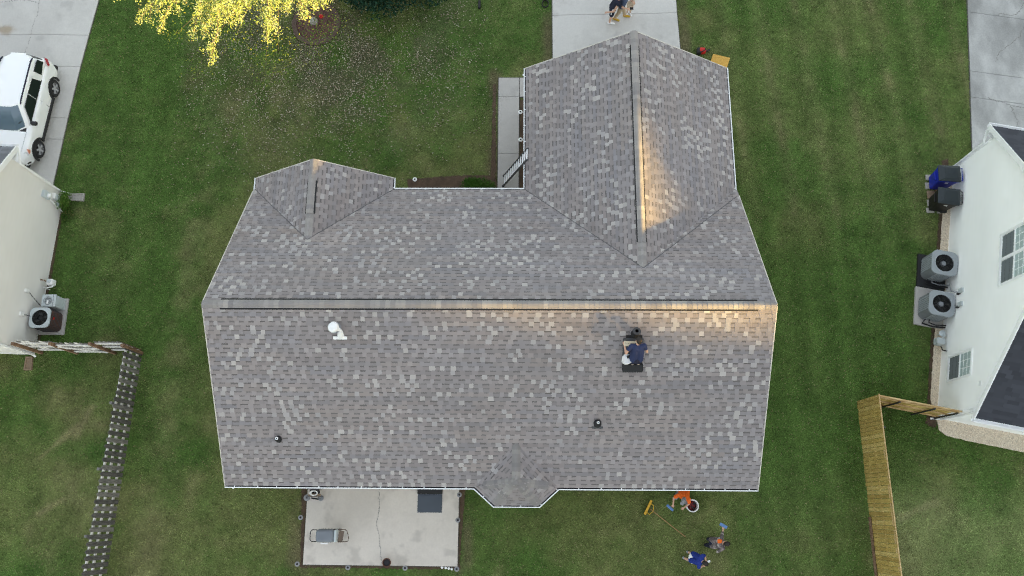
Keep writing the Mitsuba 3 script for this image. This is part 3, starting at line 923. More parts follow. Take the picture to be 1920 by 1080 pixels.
dr_ = obj('back_door', box(-3.75, -2.85, YS + IN - .05, YS + IN - .004, 0.35, 2.35), 'white', HOUSE)
obj('step', rbox(-3.74, -2.87, 0.365, YS + IN - .02, 0.05, 0.22, 0.02), 'black_rubber', HOUSE)  # near-black colour stands in for the shade at the threshold

# ------------------------------------------------------------------ fittings on the south slope
def on_s(x, y):
    return A([x, y, ZE + MS * (y - YS)])


RT = math.atan(MS)                                       # roof tilt
MSL = np.eye(4); MSL[:3, 0] = [1, 0, 0]; MSL[:3, 1] = [0, math.cos(RT), math.sin(RT)]; MSL[:3, 2] = [0, -math.sin(RT), math.cos(RT)]


def on_roof(mesh, x, y, lift=0.0):
    """from slope coordinates (x east, y up the slope, z out of the roof) to the south slope"""
    m = mesh.copy(); m.apply_transform(MSL); m.apply_translation(on_s(x, y) + MSL[:3, 2] * lift); return m


# white round vent with a curved neck
v = thing('roof_vent', 'white round-headed roof vent on a bent neck and flat base plate', 'vent')
obj('base_plate', on_roof(rbox(-.21, .21, -.05, .05, 0.012, 0.05, .012), -5.52, 4.80), 'white_plastic', v)
p0 = on_s(-5.50, 4.85)
obj('neck', tube([p0 + [0, 0, 0], p0 + [0.02, .05, .18], p0 + [.0, .12, .30], p0 + [-.07, .14, .36]], [0.10, .085, .075, .07], 14), 'white_plastic', v, smooth=50)
hd = lathe([(0.0, 0), (0.10, 0), (0.155, 0.02), (0.163, .05), (.163, .10), (.14, .135), (.08, .15), (0, .155)], n=28)
hd.apply_transform(trimesh.transformations.rotation_matrix(-0.25, [0, 1, 0]))
obj('head', move(hd, p0 + [-.125, .17, .33]), 'white_plastic', v, smooth=40)
obj('gasket', move(lathe([(.10, 0), (.172, 0), (.172, .018), (.10, .018)], n=24), p0 + [-.105, .165, .325]), 'mid_grey', v)


def pipe_vent(x, y, label, r=0.055, h=0.30, light_tip=True, flange=True, collar=0.12):
    t = thing('pipe_vent', label, 'vent pipe')
    if flange:
        obj('flashing', on_roof(rbox(-.17, .17, -.17, -.09, 0.012, 0.03, .01), x, y), 'dark_grey', t)
    p = on_s(x, y)
    obj('collar', lathe([(collar + .01, -.08), (collar, .06), (collar * .75, .13), (r * 1.05, .16)], p, 20), 'black_rubber', t, smooth=40)
    obj('pipe', ring(p + [0, 0, -.05], r * .72, r, h + .05, 20), 'black_metal', t, smooth=40)
    if light_tip:
        obj('tip', ring(p + [0, 0, h], r * .45, r * .95, 0.012, 18), 'white_plastic', t)
    return t


pipe_vent(2.22, 2.45, 'short black pipe vent with a white tip and dark flashing low on the roof', 0.045, .26)
pipe_vent(-7.68, 1.95, 'small black pipe vent without flashing near the west roof edge', .05, .2, True, False, .105)
st = pipe_vent(3.24, 4.92, 'tall dark flue pipe standing uphill of the kneeling man', .085, .46, False, True, .13)
obj('rain_cap', ring(on_s(3.24, 4.92) + [0, 0, .40], .05, .115, .05, 22), 'black_metal', st, smooth=40)
obj('base_skirt', on_roof(rbox(-.24, .24, -.30, .02, 0.013, 0.03, .01), 3.22, 4.88), 'black', st)

# kneeling mat, case, bucket, board
t = tag(obj('kneeling_mat', on_roof(rbox(-.31, .30, 0.10, .92, 0.015, 0.055, .02), 3.20, 4.05), 'dark_grey', smooth=35), 'thin dark grey mat lying on the shingles under the kneeling man', 'mat')
t = thing('foam_pad', 'black ribbed foam pad behind the kneeling man on the roof', 'pad')
obj('cushion', on_roof(rbox(-.31, .31, -.03, .22, 0.015, .16, .035), 3.205, 3.97), 'black_rubber', t, smooth=35)
for i in range(11):
    obj('rib', on_roof(rbox(-.285 + .052 * i, -.250 + .052 * i, -.055, -.02, .02, .14, .012), 3.205, 3.97), 'dark_grey', t)
b = thing('bucket', 'white bucket on the roof beside the kneeling man', 'bucket')
bp = on_s(3.00, 4.19) + A([0, 0, .02])
obj('body', lathe([(0, 0), (.115, 0), (.125, .02), (.145, .34), (.153, .34), (.153, .365), (.138, .365), (.118, .03), (0, .025)], bp, 28), 'white_plastic', b, smooth=35)
obj('lid', lathe([(.0, .30), (.136, .30), (.136, .33), (.10, .335), (0, .325)], bp, 28), 'white_cloth', b, smooth=35)
obj('contents', rbox(bp[0] - .005, bp[0] + .075, bp[1] + .02, bp[1] + .10, bp[2] + .31, bp[2] + .42, .02), 'black', b, smooth=35)
obj('handle', tube([bp + [.155 * math.cos(a), .155 * math.sin(a) * .9, .30 - .04 * math.sin(a - 3.3)] for a in np.linspace(3.4, 6.1, 12)], .004, 5), 'steel', b)

# ladder against the garage gutter
lad = thing('ladder', 'aluminium ladder leaning from the walk up to the garage gutter', 'ladder')
lb, lt = A([-.86, 12.10, .06]), A([.06, 11.66, 3.52])
sd = A([0.06, 0.995, 0]) * 0.215
for s in (-1, 1):
    obj('rail', bar(lb + sd * s, lt + sd * s, 0.026, 0.075, up=(1, 0, .3)), 'dark_grey', lad)
    obj('foot', rbox(*sum(([q - .04, q + .04] for q in (lb + sd * s)[:2]), []), .06, .10, .01), 'black_rubber', lad)
dl_ = (lt - lb) / np.linalg.norm(lt - lb); upn = np.cross(sd, dl_); upn /= np.linalg.norm(upn)
for i in range(12):
    q = lb + (lt - lb) * (0.06 + i * .083)
    obj('rung', bar(q - sd, q + sd, 0.042, 0.03, up=(0, 0, 1)), 'rung', lad)


# ------------------------------------------------------------------ people
def seg(a, b, ra, rb, n=12):
    return m3.Manifold.batch_hull([m3.Manifold.sphere(ra, n).translate(list(map(float, a))), m3.Manifold.sphere(rb, n).translate(list(map(float, b)))])


def blob(parts, res=0.03, it=6):
    m = m3.Manifold.batch_boolean(parts, m3.OpType.Add)
    t = tm(m.refine_to_length(res))
    t.merge_vertices()
    trimesh.smoothing.filter_taubin(t, lamb=0.5, nu=0.53, iterations=it)
    return t


def unit(v):
    v = A(v, float); return v / np.linalg.norm(v)


def hand(wr, el, palm_side, k, curl):
    """palm, four unequal bent fingers and a thumb leaving the side of the palm"""
    d = unit(A(wr) - A(el)); s = unit(np.cross(d, palm_side)); nrm = np.cross(s, d)
    out = []
    p0, p1 = A(wr) + d * .02 * k, A(wr) + d * .085 * k
    out.append(m3.Manifold.batch_hull([m3.Manifold.sphere(.014 * k, 8).translate((p + s * o * k).tolist()) for p, o in ((p0, .02), (p0, -.02), (p1, .036), (p1, -.036))]))
    for i, (o, L) in enumerate(((-.034, .062), (-.012, .075), (.012, .070), (.034, .054))):
        a = p1 + s * o * k
        b_ = a + unit(d + nrm * curl * .5) * L * .5 * k
        c = b_ + unit(d * .8 + nrm * curl) * L * .5 * k
        out += [seg(a, b_, .0095 * k, .009 * k, 8), seg(b_, c, .009 * k, .0075 * k, 8)]
    a = A(wr) + d * .035 * k - s * .03 * k
    b_ = a + unit(d - s * 1.1 + nrm * .3 * curl) * .04 * k
    c = b_ + unit(d - s * .2 + nrm * .6 * curl) * .032 * k
    out += [seg(a, b_, .012 * k, .0105 * k, 8), seg(b_, c, .0105 * k, .0085 * k, 8)]
    return out


def person(label, J, k=1.0, skin='skin', shirt='navy', sleeve=.55, pants='khaki', leg=1.0, shoes='white_cloth', hair='hair', hair_mat=None, face=(1, 0, -.2), up=(0, 0, 1), curl=.8, cap=None, stripe=None, loc=(0, 0, 0), rz=0.0, soles=True):
    c, s = math.cos(rz), math.sin(rz)
    R = A([[c, -s, 0], [s, c, 0], [0, 0, 1]])
    J = {n: R @ (A(p, float) * k) + A(loc) for n, p in J.items()}
    face, up = R @ unit(face), R @ unit(up)
    up = unit(up - face * np.dot(up, face)); side = np.cross(up, face)
    P = thing('person', label, 'person')
    body = []
    h = J['head']
    sp = lambda p, r, n=14: m3.Manifold.sphere(r * k, n).translate(A(p).tolist())
    # head: skull, jaw, nose, ears, neck
    body.append(m3.Manifold.batch_hull([sp(h + up * .035 * k - face * .02 * k, .088), sp(h - up * .06 * k + face * .035 * k, .055), sp(h + face * .045 * k + up * .02 * k, .06)]))
    body.append(m3.Manifold.batch_hull([sp(h + face * .098 * k + up * .01 * k, .010, 8), sp(h + face * .112 * k - up * .022 * k, .014, 8)]))
    body.append(m3.Manifold.batch_hull([sp(h + face * .088 * k - up * .062 * k + side * .016 * k, .009, 8), sp(h + face * .088 * k - up * .062 * k - side * .016 * k, .009, 8)]))
    for q in (1, -1):
        body.append(m3.Manifold.batch_hull([sp(h + side * .085 * k * q + up * .02 * k, .018, 8), sp(h + side * .088 * k * q - up * .02 * k - face * .01 * k, .013, 8)]))
    body.append(seg(h - up * .05 * k - face * .01 * k, J['neck'], .052 * k, .058 * k))
    tor = [(J['neck'], J['chest'], .06, .12), (J['chest'], J['pelvis'], .125, .13), (J['chest'], J['pelvis'], .12, .125)]
    body.append(seg(J['neck'], J['chest'], .06 * k, .11 * k))
    for q in 'LR':
        body.append(seg(J['chest'], J['sh' + q], .10 * k, .058 * k))
        body.append(seg(J['chest'] + (J['sh' + q] - J['chest']) * .35, J['hip' + q], .115 * k, .105 * k))
        body.append(seg(J['sh' + q], J['el' + q], .052 * k, .040 * k))
        body.append(seg(J['el' + q], J['wr' + q], .040 * k, .027 * k))
        body += hand(J['wr' + q], J['el' + q], R @ A(J.get('palm' + q + '_raw', (0, 0, -1))) if False else A([0, 0, -1.0]) if abs(unit(J['wr' + q] - J['el' + q])[2]) < .85 else -side * (1 if q == 'L' else -1), k, curl)
        body.append(seg(J['hip' + q], J['kn' + q], .085 * k, .058 * k))
        body.append(seg(J['kn' + q], J['an' + q], .056 * k, .040 * k))
        body.append(seg(J['an' + q], J['to' + q], .04 * k, .03 * k))
    obj('body', blob(body, .022 * k, 5), skin, P, smooth=True)
    for q in (1, -1):
        obj('eye', move(trimesh.creation.icosphere(2, .013 * k), h + face * .093 * k + side * .034 * k * q + up * .012 * k), 'eye', P, smooth=True)
    # shirt
    if shirt:
        ps = [seg(J['neck'] - (J['neck'] - J['chest']) * .25, J['chest'], .075 * k, .13 * k)]
        for q in 'LR':
            e = J['sh' + q] + (J['el' + q] - J['sh' + q]) * sleeve
            ps.append(seg(J['chest'], J['sh' + q], .118 * k, .074 * k))
            ps.append(seg(J['chest'] + (J['sh' + q] - J['chest']) * .35, J['hip' + q] + (J['chest'] - J['hip' + q]) * .06, .135 * k, .130 * k))
            if sleeve > .05:
                ps.append(seg(J['sh' + q], e, .072 * k, .066 * k))
                if sleeve > 1:
                    ps[-1] = seg(J['sh' + q], J['el' + q], .07 * k, .056 * k)
                    ps.append(seg(J['el' + q], J['wr' + q] + (J['el' + q] - J['wr' + q]) * (2 - sleeve), .056 * k, .044 * k))
        sm_ = blob(ps, .025 * k, 5)
        obj('shirt', bumpy(sm_, .010 * k, 9 / k, 3), shirt, P, smooth=True)
    if pants:
        ps = []
        for q in 'LR':
            ps.append(seg(J['pelvis'], J['hip' + q], .135 * k, .112 * k))
            f = min(leg * 2, 1.0)
            kn = J['hip' + q] + (J['kn' + q] - J['hip' + q]) * f
            ps.append(seg(J['hip' + q], kn, .108 * k, (.082 if f >= 1 else .098) * k))
            if leg > .5:
                an = J['kn' + q] + (J['an' + q] - J['kn' + q]) * (leg - .5) * 2
                ps.append(seg(J['kn' + q], an, .078 * k, .066 * k))
        obj('trousers' if leg > .6 else 'shorts', bumpy(blob(ps, .025 * k, 4), .008 * k, 10 / k, 4), pants, P, smooth=True)
    for q in 'LR':
        d = unit(J['to' + q] - J['an' + q])
        a, b_ = J['an' + q] - d * .03 * k - A([0, 0, .015 * k]), J['to' + q]
        obj('shoe', blob([seg(J['an' + q], J['an' + q] - A([0, 0, .02 * k]), .052 * k, .052 * k), seg(a, b_, .05 * k, .043 * k), seg(b_, b_ + d * .05 * k, .044 * k, .036 * k)], .02 * k, 3), shoes, P, smooth=True)
    # hair: a cap over the back and top of the skull
    hm = blob([m3.Manifold.batch_hull([sp(h + up * .052 * k - face * .028 * k, .092), sp(h + up * .06 * k + face * .02 * k, .074), sp(h - up * .03 * k - face * .055 * k, .062)])], .02 * k, 3)
    obj('cap' if cap else 'hair', bumpy(hm, .008 * k, 22 / k, 6), cap or hair_mat or hair, P, smooth=True)
    if cap:
        vz = [m3.Manifold.sphere(.012 * k, 8).translate((h + up * .062 * k + face * f * k + side * g * k).tolist()) for f, g in ((.07, .07), (.07, -.07), (.165, .045), (.165, -.045))]
        obj('visor', blob([m3.Manifold.batch_hull(vz)], .02 * k, 2), cap, P, smooth=True)
    return P, J


def standing(lean=0.0, step=0.0, **o):
    J = dict(pelvis=(0, 0, .95), chest=(lean * .7, 0, 1.30), neck=(lean * 1.0, 0, 1.47), head=(lean * 1.15 + .02, 0, 1.62), shL=(lean * .85, .18, 1.41), shR=(lean * .85, -.18, 1.41),
             elL=(lean * .6 - .03, .25, 1.13), elR=(lean * .6 - .03, -.25, 1.13), wrL=(lean * .5 + .10, .24, .92), wrR=(lean * .5 + .10, -.24, .92),
             hipL=(0, .09, .92), hipR=(0, -.09, .92), knL=(step * .55, .10, .50), knR=(-step * .35, -.10, .50), anL=(step, .10, .09), anR=(-step, -.10, .09), toL=(step + .15, .12, .04), toR=(-step + .15, -.12, .04))
    J.update(o); return J


# the roofer: kneels facing uphill (north)
KN = dict(pelvis=(-.10, 0, .30), chest=(.19, 0, .64), neck=(.31, 0, .77), head=(.385, -.02, .84), shL=(.26, .20, .71), shR=(.26, -.20, .71),
          elL=(.06, .37, .58), elR=(.10, -.31, .46), wrL=(.29, .40, .50), wrR=(.26, -.22, .36), hipL=(-.08, .10, .27), hipR=(-.08, -.10, .27),
          knL=(.30, .15, .17), knR=(.30, -.15, .17), anL=(-.13, .10, .05), anR=(-.13, -.10, .05), toL=(-.27, .09, -.05), toR=(-.27, -.09, -.05))
for n_ in KN:                                            # knees rest on the slope: raise everything uphill with it
    q = A(KN[n_], float)
    if n_[:2] in ('kn', 'an', 'to', 'wr', 'el'):
        q[2] += MS * 0.9 * max(q[0] + .1, -.3)
    elif n_ not in ('pelvis', 'hipL', 'hipR'):
        q[2] += .12
    KN[n_] = q
kp = on_s(3.27, 4.25) + A([0, 0, .06])
roofer, KJ = person('person in a navy shirt kneeling on the roof with a board', KN, .93, shirt='navy', sleeve=.5, pants='navy_dark', leg=1.0, shoes='cream', face=(.75, .05, -.65), up=(.6, 0, .8), loc=tuple(kp), rz=math.pi / 2 + .04)
hw = KJ['wrL']
t = thing('board', 'small pale cardboard piece held by the kneeling person on the roof', 'board')
bc = hw + A([.17, .06, .02])
obj('panel', move(rbox(-.19, .19, -.075, .075, -.012, .012, .005), bc, -.03), 'cardboard', t)
obj('crease', move(box(-.17, .17, -.004, .004, .0125, .016), bc + A([0, .012, 0]), -.03), 'wood_board', t)

# three on the driveway
p, J1 = person('person in a navy vest and shorts with a white stripe and white shoes', standing(.20, .05, elL=(.10, .26, 1.18), wrL=(.34, .20, 1.22), elR=(.0, -.28, 1.10), wrR=(-.22, -.22, 1.00)), 1.0, shirt='navy_dark', sleeve=.12, pants='navy_dark', leg=.36, shoes='white_cloth', hair_mat='hair', loc=(3.42, 19.10, .05), rz=.12)
q = J1['chest']
obj('stripe', tube([J1['shR'] + A([-.02, -.072, -.12]), J1['shR'] + A([-.06, -.09, -.22]), J1['hipR'] + A([-.02, -.115, .16]), J1['hipR'] + A([-.06, -.125, .02]), J1['hipR'] + A([-.05, -.128, -.12])], .022, 6), 'white_cloth', p)
p, J2 = person('person in a slate blue shirt with khaki trousers and yellow boots', standing(.10, .20, elR=(.02, -.26, 1.12), wrR=(.24, -.22, 1.02), elL=(.2, .24, 1.12), wrL=(.40, .12, 1.05)), 1.0, shirt='navy_grey', sleeve=.5, pants='khaki', leg=.85, shoes='boot', loc=(3.80, 19.25, .05), rz=-.15)
p, J3 = person('small child in cream clothes looking down at a black gadget', standing(.08, .03, elR=(.08, -.22, 1.10), wrR=(.28, -.08, 1.10), elL=(.08, .22, 1.10), wrL=(.28, .08, 1.10)), 0.62, shirt='cream', sleeve=1.8, pants='cream', leg=.7, shoes='white_cloth', face=(.8, 0, -.6), up=(.6, 0, .8), loc=(4.18, 19.47, .05), rz=-1.35)
g = (J3['wrL'] + J3['wrR']) / 2
tag(obj('gadget', move(rbox(-.07, .07, -.05, .05, -.02, .02, .01), g + A([0.0, -.075, .02])), 'black'), 'small black gadget held by the child on the driveway', 'gadget')

# three on the back lawn
p, JC = person('person in a mottled grey shirt holding a blue card on the lawn', standing(.30, .06, head=(.36, -.03, 1.60), elL=(.36, .30, 1.18), wrL=(.40, .44, 1.20), elR=(.10, -.30, 1.16), wrR=(.28, -.22, 1.02)), .92, skin='skin', shirt='camo', sleeve=1.4, pants='navy_dark', leg=1.0, shoes='black', face=(.85, .1, -.5), up=(.5, 0, .85), loc=(6.22, -1.16, 0.02), rz=.10)
obj('back_print', rbox(JC['chest'][0] - .12, JC['chest'][0] + .04, JC['chest'][1] - .01, JC['chest'][1] + .12, JC['chest'][2] + .085, JC['chest'][2] + .16, .03), 'orange', p, smooth=40)
tag(obj('card', move(rbox(-.13, .13, -.05, .05, -.008, .008, .004), JC['wrL'] + A([.02, .12, .02]), -.5), 'glove_blue'), 'blue card held out by the person in the mottled shirt', 'card')
BEND = dict(pelvis=(-.10, 0, .70), chest=(.12, 0, 1.02), neck=(.22, 0, 1.12), head=(.31, -.02, 1.16), shL=(.16, .19, 1.07), shR=(.16, -.19, 1.07), elL=(.28, .24, .84), elR=(.24, -.26, .82), wrL=(.40, .10, .72), wrR=(.38, -.12, .70),
            hipL=(-.10, .10, .67), hipR=(-.10, -.10, .67), knL=(.06, .13, .40), knR=(.04, -.13, .40), anL=(-.18, .12, .09), anR=(-.24, -.14, .09), toL=(-.02, .14, .04), toR=(-.08, -.15, .04))
p, JB = person('person in a royal blue shirt bending over on the back lawn', BEND, .90, shirt='royal', sleeve=.7, pants='white_cloth', leg=.34, shoes='mid_grey', face=(.6, 0, -.8), up=(.8, 0, .6), loc=(5.66, -1.66, .02), rz=-.42)
tag(obj('phone', move(rbox(-.05, .05, -.035, .035, -.006, .006, .003), JB['wrL'] + A([.09, -.03, .02]), .3), 'white_cloth'), 'small white phone held by the person in the royal blue shirt', 'phone')
CROUCH = dict(pelvis=(-.16, 0, .38), chest=(.10, 0, .80), neck=(.20, 0, .95), head=(.27, 0, 1.06), shL=(.14, .19, .90), shR=(.14, -.19, .90), elL=(.26, .30, .66), elR=(.30, -.30, .68), wrL=(.46, .20, .56), wrR=(.52, -.22, .62),
              hipL=(-.15, .10, .36), hipR=(-.15, -.10, .36), knL=(.26, .20, .50), knR=(.26, -.20, .50), anL=(.02, .15, .09), anR=(.02, -.15, .09), toL=(.18, .17, .04), toR=(.18, -.17, .04))
p, JO = person('person in an orange shirt and grey cap crouching under the gutter', CROUCH, .92, shirt='orange', sleeve=.7, pants='mid_grey', leg=1.0, shoes='black', cap='cap_grey', face=(.8, 0, -.6), up=(.6, 0, .8), loc=(5.42, .43, .02), rz=-2.0)
tag(obj('glove', move(rbox(-.14, .14, -.045, .045, -.02, .02, .018), JO['wrR'] + A([-.11, -.12, -.02]), -.75), 'glove_blue', smooth=40), 'blue glove by the hand of the person in orange', 'glove')

# white bucket with dark red contents
b = thing('bucket', 'grey-white bucket on the lawn with dark red things inside', 'bucket')
bp = A([5.73, .03, .01])
obj('body', lathe([(0, 0), (.155, 0), (.165, .02), (.20, .38), (.215, .38), (.215, .40), (.185, .40), (.158, .03), (0, .02)], bp, 28), 'white_plastic', b, smooth=35)
obj('contents', bumpy(move(trimesh.creation.icosphere(3, .15), bp + [0, 0, .14]), .05, 14, 4), 'dark_red', b, smooth=35)
for i, (dx, dy, a) in enumerate(((.05, .06, .3), (-.06, -.03, 1.4), (.02, -.07, 2.4))):
    obj('scrap', move(rbox(-.09, .09, -.02, .02, -.02, .02, .01), bp + [dx, dy, .27 + .02 * i], a), ('black', 'dark_red', 'black')[i], b)

# magnetic-sweeper style rake
k_ = thing('push_broom', 'yellow push broom with a long brown handle lying on the lawn', 'broom')
h0, h1 = A([4.38, .20, .09]), A([4.13, -.27, .09]); hm_ = (h0 + h1) / 2; tip = A([5.50, -1.00, .03])
obj('head', bar(h0, h1, .075, .07), 'yellow_plastic', k_)
obj('bristles', bar(h0 - [0, 0, .05], h1 - [0, 0, .05], .05, .06), 'broom_pole', k_)
soc = hm_ + (tip - hm_) * .13
obj('handle', tube([hm_ + (tip - hm_) * .06 + [0, 0, .03], tip], .014, 8), 'broom_pole', k_)
for q in (h0, h1):
    e = hm_ + (q - hm_) * .62
    obj('brace', tube([e + [0, 0, .03], e + (tip - hm_) * .09 + [0, 0, .05], soc + [0, 0, .02]], .013, 6), 'yellow_plastic', k_)

# ------------------------------------------------------------------ patio things
gr = thing('gas_grill', 'weathered grey grill on the patio with an open tubular end frame', 'grill')
GRX = 0.26
gx_, gy_ = -6.90, -1.03
_obj = obj


def obj(name, mesh, *a_, **k_):
    return _obj(name, move(mesh, (GRX, 0, 0)), *a_, **k_)


obj('lid', bumpy(rbox(-7.27, -6.66, gy_ - .21, gy_ + .21, .62, .98, .10, 12), .006, 6, 2), 'grill_grey', gr, smooth=40)
obj('firebox', rbox(-7.26, -6.62, gy_ - .20, gy_ + .22, .50, .66, .04), 'black_metal', gr, smooth=40)
obj('lid_handle', cat_([bar((-7.10, gy_ - .245, .86), (-6.86, gy_ - .245, .86), .035, .03), bar((-7.08, gy_ - .20, .86), (-7.08, gy_ - .25, .86), .02, .02), bar((-6.88, gy_ - .20, .86), (-6.88, gy_ - .25, .86), .02, .02)]), 'white_plastic', gr)
obj('end_panel', rbox(-6.66, -6.58, gy_ - .20, gy_ + .20, .56, .92, .03), 'ac_light', gr, smooth=40)
fr = [(-7.28, gy_ - .19, .72), (-7.44, gy_ - .19, .72), (-7.50, gy_ - .13, .72), (-7.50, gy_ + .13, .72), (-7.44, gy_ + .19, .72), (-7.28, gy_ + .19, .72)]
obj('side_frame', tube(fr, .015, 8), 'black_metal', gr, smooth=60)
obj('side_shelf', bar((-6.54, gy_ + .0, .72), (-6.40, gy_ - .02, .64), .34, .03), 'grill_rust', gr)
fr = [(-6.56, gy_ - .20, .70), (-6.24, gy_ - .18, .66), (-6.20, gy_ - .10, .66), (-6.27, gy_ + .14, .66), (-6.33, gy_ + .20, .68), (-6.56, gy_ + .21, .70)]
obj('side_frame', tube(fr, .014, 8), 'grill_rust', gr, smooth=60)
for x, y in ((-7.22, gy_ - .17), (-7.22, gy_ + .17), (-6.64, gy_ - .17), (-6.64, gy_ + .17)):
    obj('leg', tube([(x, y, .10), (x, y, .55)], .018, 6), 'black_metal', gr)
for y in (gy_ - .19, gy_ + .19):
    w_ = trimesh.creation.cylinder(.075, .04, sections=20); w_.apply_transform(trimesh.transformations.rotation_matrix(math.pi / 2, [1, 0, 0]))
    obj('wheel', move(w_, (-6.64, y, .176)), 'black_rubber', gr, smooth=40)
obj = _obj
hr = thing('hose_reel', 'cluttered hose cart with a pale loop half under the gutter', 'hose cart')
obj('drum', move(lathe([(0.05, 0), (.15, 0), (.15, .02), (.07, .03), (.07, .25), (.15, .26), (.15, .28), (.05, .28)], n=20), (-7.30, .40, .14)), 'black_metal', hr, smooth=40)
obj('shelf', rbox(-7.46, -7.04, .24, .34, .42, .48, .02), 'wood_board', hr)
obj('frame', cat_([tube([(-7.44, .24, .10), (-7.44, .26, .75), (-7.06, .26, .75), (-7.04, .24, .10)], .014, 6), tube([(-7.44, .52, .10), (-7.44, .50, .75), (-7.06, .50, .75), (-7.04, .52, .10)], .014, 6)]), 'black_metal', hr, smooth=50)
obj('hose', tube([(-7.28 + (.10 + .01 * i / 12) * math.cos(i * .45) + .06, .36 + .075 * math.sin(i * .45), .62 + .004 * i) for i in range(40)], .016, 6), 'white_plastic', hr, smooth=60)
obj('bracket', bar((-7.40, .20, .30), (-7.16, .16, .25), .05, .05), 'black', hr)
obj('wheel', move(lathe([(.02, 0), (.09, 0), (.10, .02), (.09, .04), (.02, .04)], n=18), (-7.10, .20, .14)), 'mid_grey', hr, smooth=40)
tag(obj('doormat', rbox(-3.73, -2.88, -.26, .36, .1045, .122, .008), 'mat_blue'), 'dark blue-grey doormat on the patio by the back step', 'doormat')
pt = thing('flower_pot', 'dark round pot with a white tag at the outer patio edge', 'pot')
pp = A([-4.68, -1.90, .104])
obj('pot', lathe([(0, 0), (.10, 0), (.135, .22), (.15, .22), (.15, .25), (.125, .25), (.11, .18), (0, .18)], pp, 24), 'terracotta', pt, smooth=35)
obj('soil', lathe([(0, .19), (.118, .19), (.118, .20), (0, .215)], pp, 20), 'black', pt)
obj('marker', move(rbox(-.04, .04, -.03, .03, 0, .10, .012), pp + [-.15, .0, .0]), 'white_plastic', pt)
for i, (x, y) in enumerate(((-2.82, -2.06), (-2.70, -2.07), (-2.59, -2.09), (-2.49, -2.11))):
    tag(obj('stone', bumpy(move(trimesh.creation.icosphere(2, .045), (x, y, .045)), .01, 20, i), 'white_cloth', smooth=True), ('first', 'second', 'third', 'last')[i] + ' of four small white stones by the patio corner, counted towards the corner', 'stone', 'white stones by the patio corner')
where = {0: 'at the patio corner beside the hose cart', 1: 'in the soil midway along the west patio edge', 2: 'at the outer west corner of the patio', 3: 'on the outer patio edge near the grill', 4: 'on the outer patio edge east of the flower pot', 5: 'at the outer patio corner by the white stones', 6: 'midway along the east patio edge', 7: 'by the bay at the inner east patio corner',
         8: 'first beside the walk from the driveway', 9: 'beside the walk next to the ladder top', 10: 'beside the walk below the ladder', 11: 'in the soil bed by the small gable'}
for i, (x, y) in enumerate(((-7.55, .21), (-7.72, -.45), (-7.72, -1.97), (-5.99, -2.07), (-4.05, -2.07), (-2.30, -2.09), (-2.30, -.5), (-2.27, .34), (-.22, 14.9), (-.205, 13.72), (-.21, 12.64), (-4.26, 12.06))):
    t = thing('path_light', ('small round grey solar light ' if i < 8 else 'small round white solar light ') + where[i], 'solar light', 'solar path lights')
    big = 1.35 if i == 0 else 1.0
    m_ = 'light_lamp' if i < 8 else 'white_plastic'
    obj('stake', tube([(x, y, 0), (x, y, .30)], .012, 6), 'dark_grey', t)
    obj('shade', lathe([(.045, .27), (.085 * big, .30), (.085 * big, .315), (.05, .335), (.035, .335)], (x, y, 0), 20), m_, t, smooth=35)
    obj('panel', lathe([(0, .331), (.036, .331), (.036, .337), (0, .337)], (x, y, 0), 16), 'black' if i else 'dark_grey', t)

# things on the front lawn
bl = thing('leaf_blower', 'red and black leaf blower lying on the grass by the garage', 'leaf blower')
p0 = A([7.07, 17.66, .0])
obj('housing', bumpy(rbox(p0[0] - .13, p0[0] + .14, p0[1] - .10, p0[1] + .12, .03, .30, .08, 12), .02, 9, 3), 'red', bl, smooth=40)
obj('engine', bumpy(rbox(p0[0] - .22, p0[0] - .02, p0[1] - .13, p0[1] + .13, .03, .26, .06, 12), .03, 11, 4), 'black', bl, smooth=40)
obj('tube', tube([p0 + [.08, -.02, .14], p0 + [.22, .04, .12], p0 + [.32, .12, .08]], [.045, .04, .036], 10), 'black', bl, smooth=50)
obj('handle', tube([p0 + [-.12, -.1, .26], p0 + [-.04, -.14, .38], p0 + [.10, -.05, .36], p0 + [.10, .04, .28]], .018, 7), 'black', bl, smooth=50)
tag(obj('plywood_sheet', bar((7.42, 17.30, .06), (8.06, 17.06, .16), .62, .02, up=(0, 0, 1)), 'plywood'), 'orange plywood sheet on the grass beside the garage corner', 'plywood')
tag(obj('hose_coil', tube([(.78 + (.13 + .01 * math.sin(i)) * math.cos(i * .5), 19.93 + .17 * math.sin(i * .5), .03 + .0016 * i) for i in range(44)], .016, 6), 'black_rubber', smooth=60), 'coiled black hose on the grass beside the driveway', 'hose')
tag(obj('splitter_box', cat_([rbox(-1.98, -1.88, 19.72, 20.1, .0, .12, .03)]), 'black'), 'dark narrow utility box standing on the front lawn', 'box')
tr = thing('tree_ring', 'ring of brown pavers round the mulch bed under the yellow tree', 'paver ring')
for i in range(26):
    a = 2 * math.pi * i / 26
    p = rbox(-.12, .12, -.095, .095, -.02, .085 + .02 * rng.random(), .015)
    obj('paver', move(p, (-8.62 + .90 * math.cos(a), 19.05 + .90 * math.sin(a), 0), a + math.pi / 2 + rng.normal(0, .05)), 'paver', tr)
tag(obj('garden_stone', bumpy(move(trimesh.creation.icosphere(3, .17), (-8.72, 19.12, .10)), .06, 6, 7), 'stone', smooth=40), 'pale rounded stone in the mulch bed under the yellow tree', 'stone')
fl = thing('red_ornament', 'small bright red flower ornament in the mulch bed', 'ornament')
obj('bloom', bumpy(move(trimesh.creation.icosphere(3, .085), (-8.36, 19.20, .32)), .06, 16, 5), 'red', fl, smooth=40)
obj('stem', tube([(-8.36, 19.20, 0), (-8.36, 19.20, .3)], .008, 5), 'black', fl)

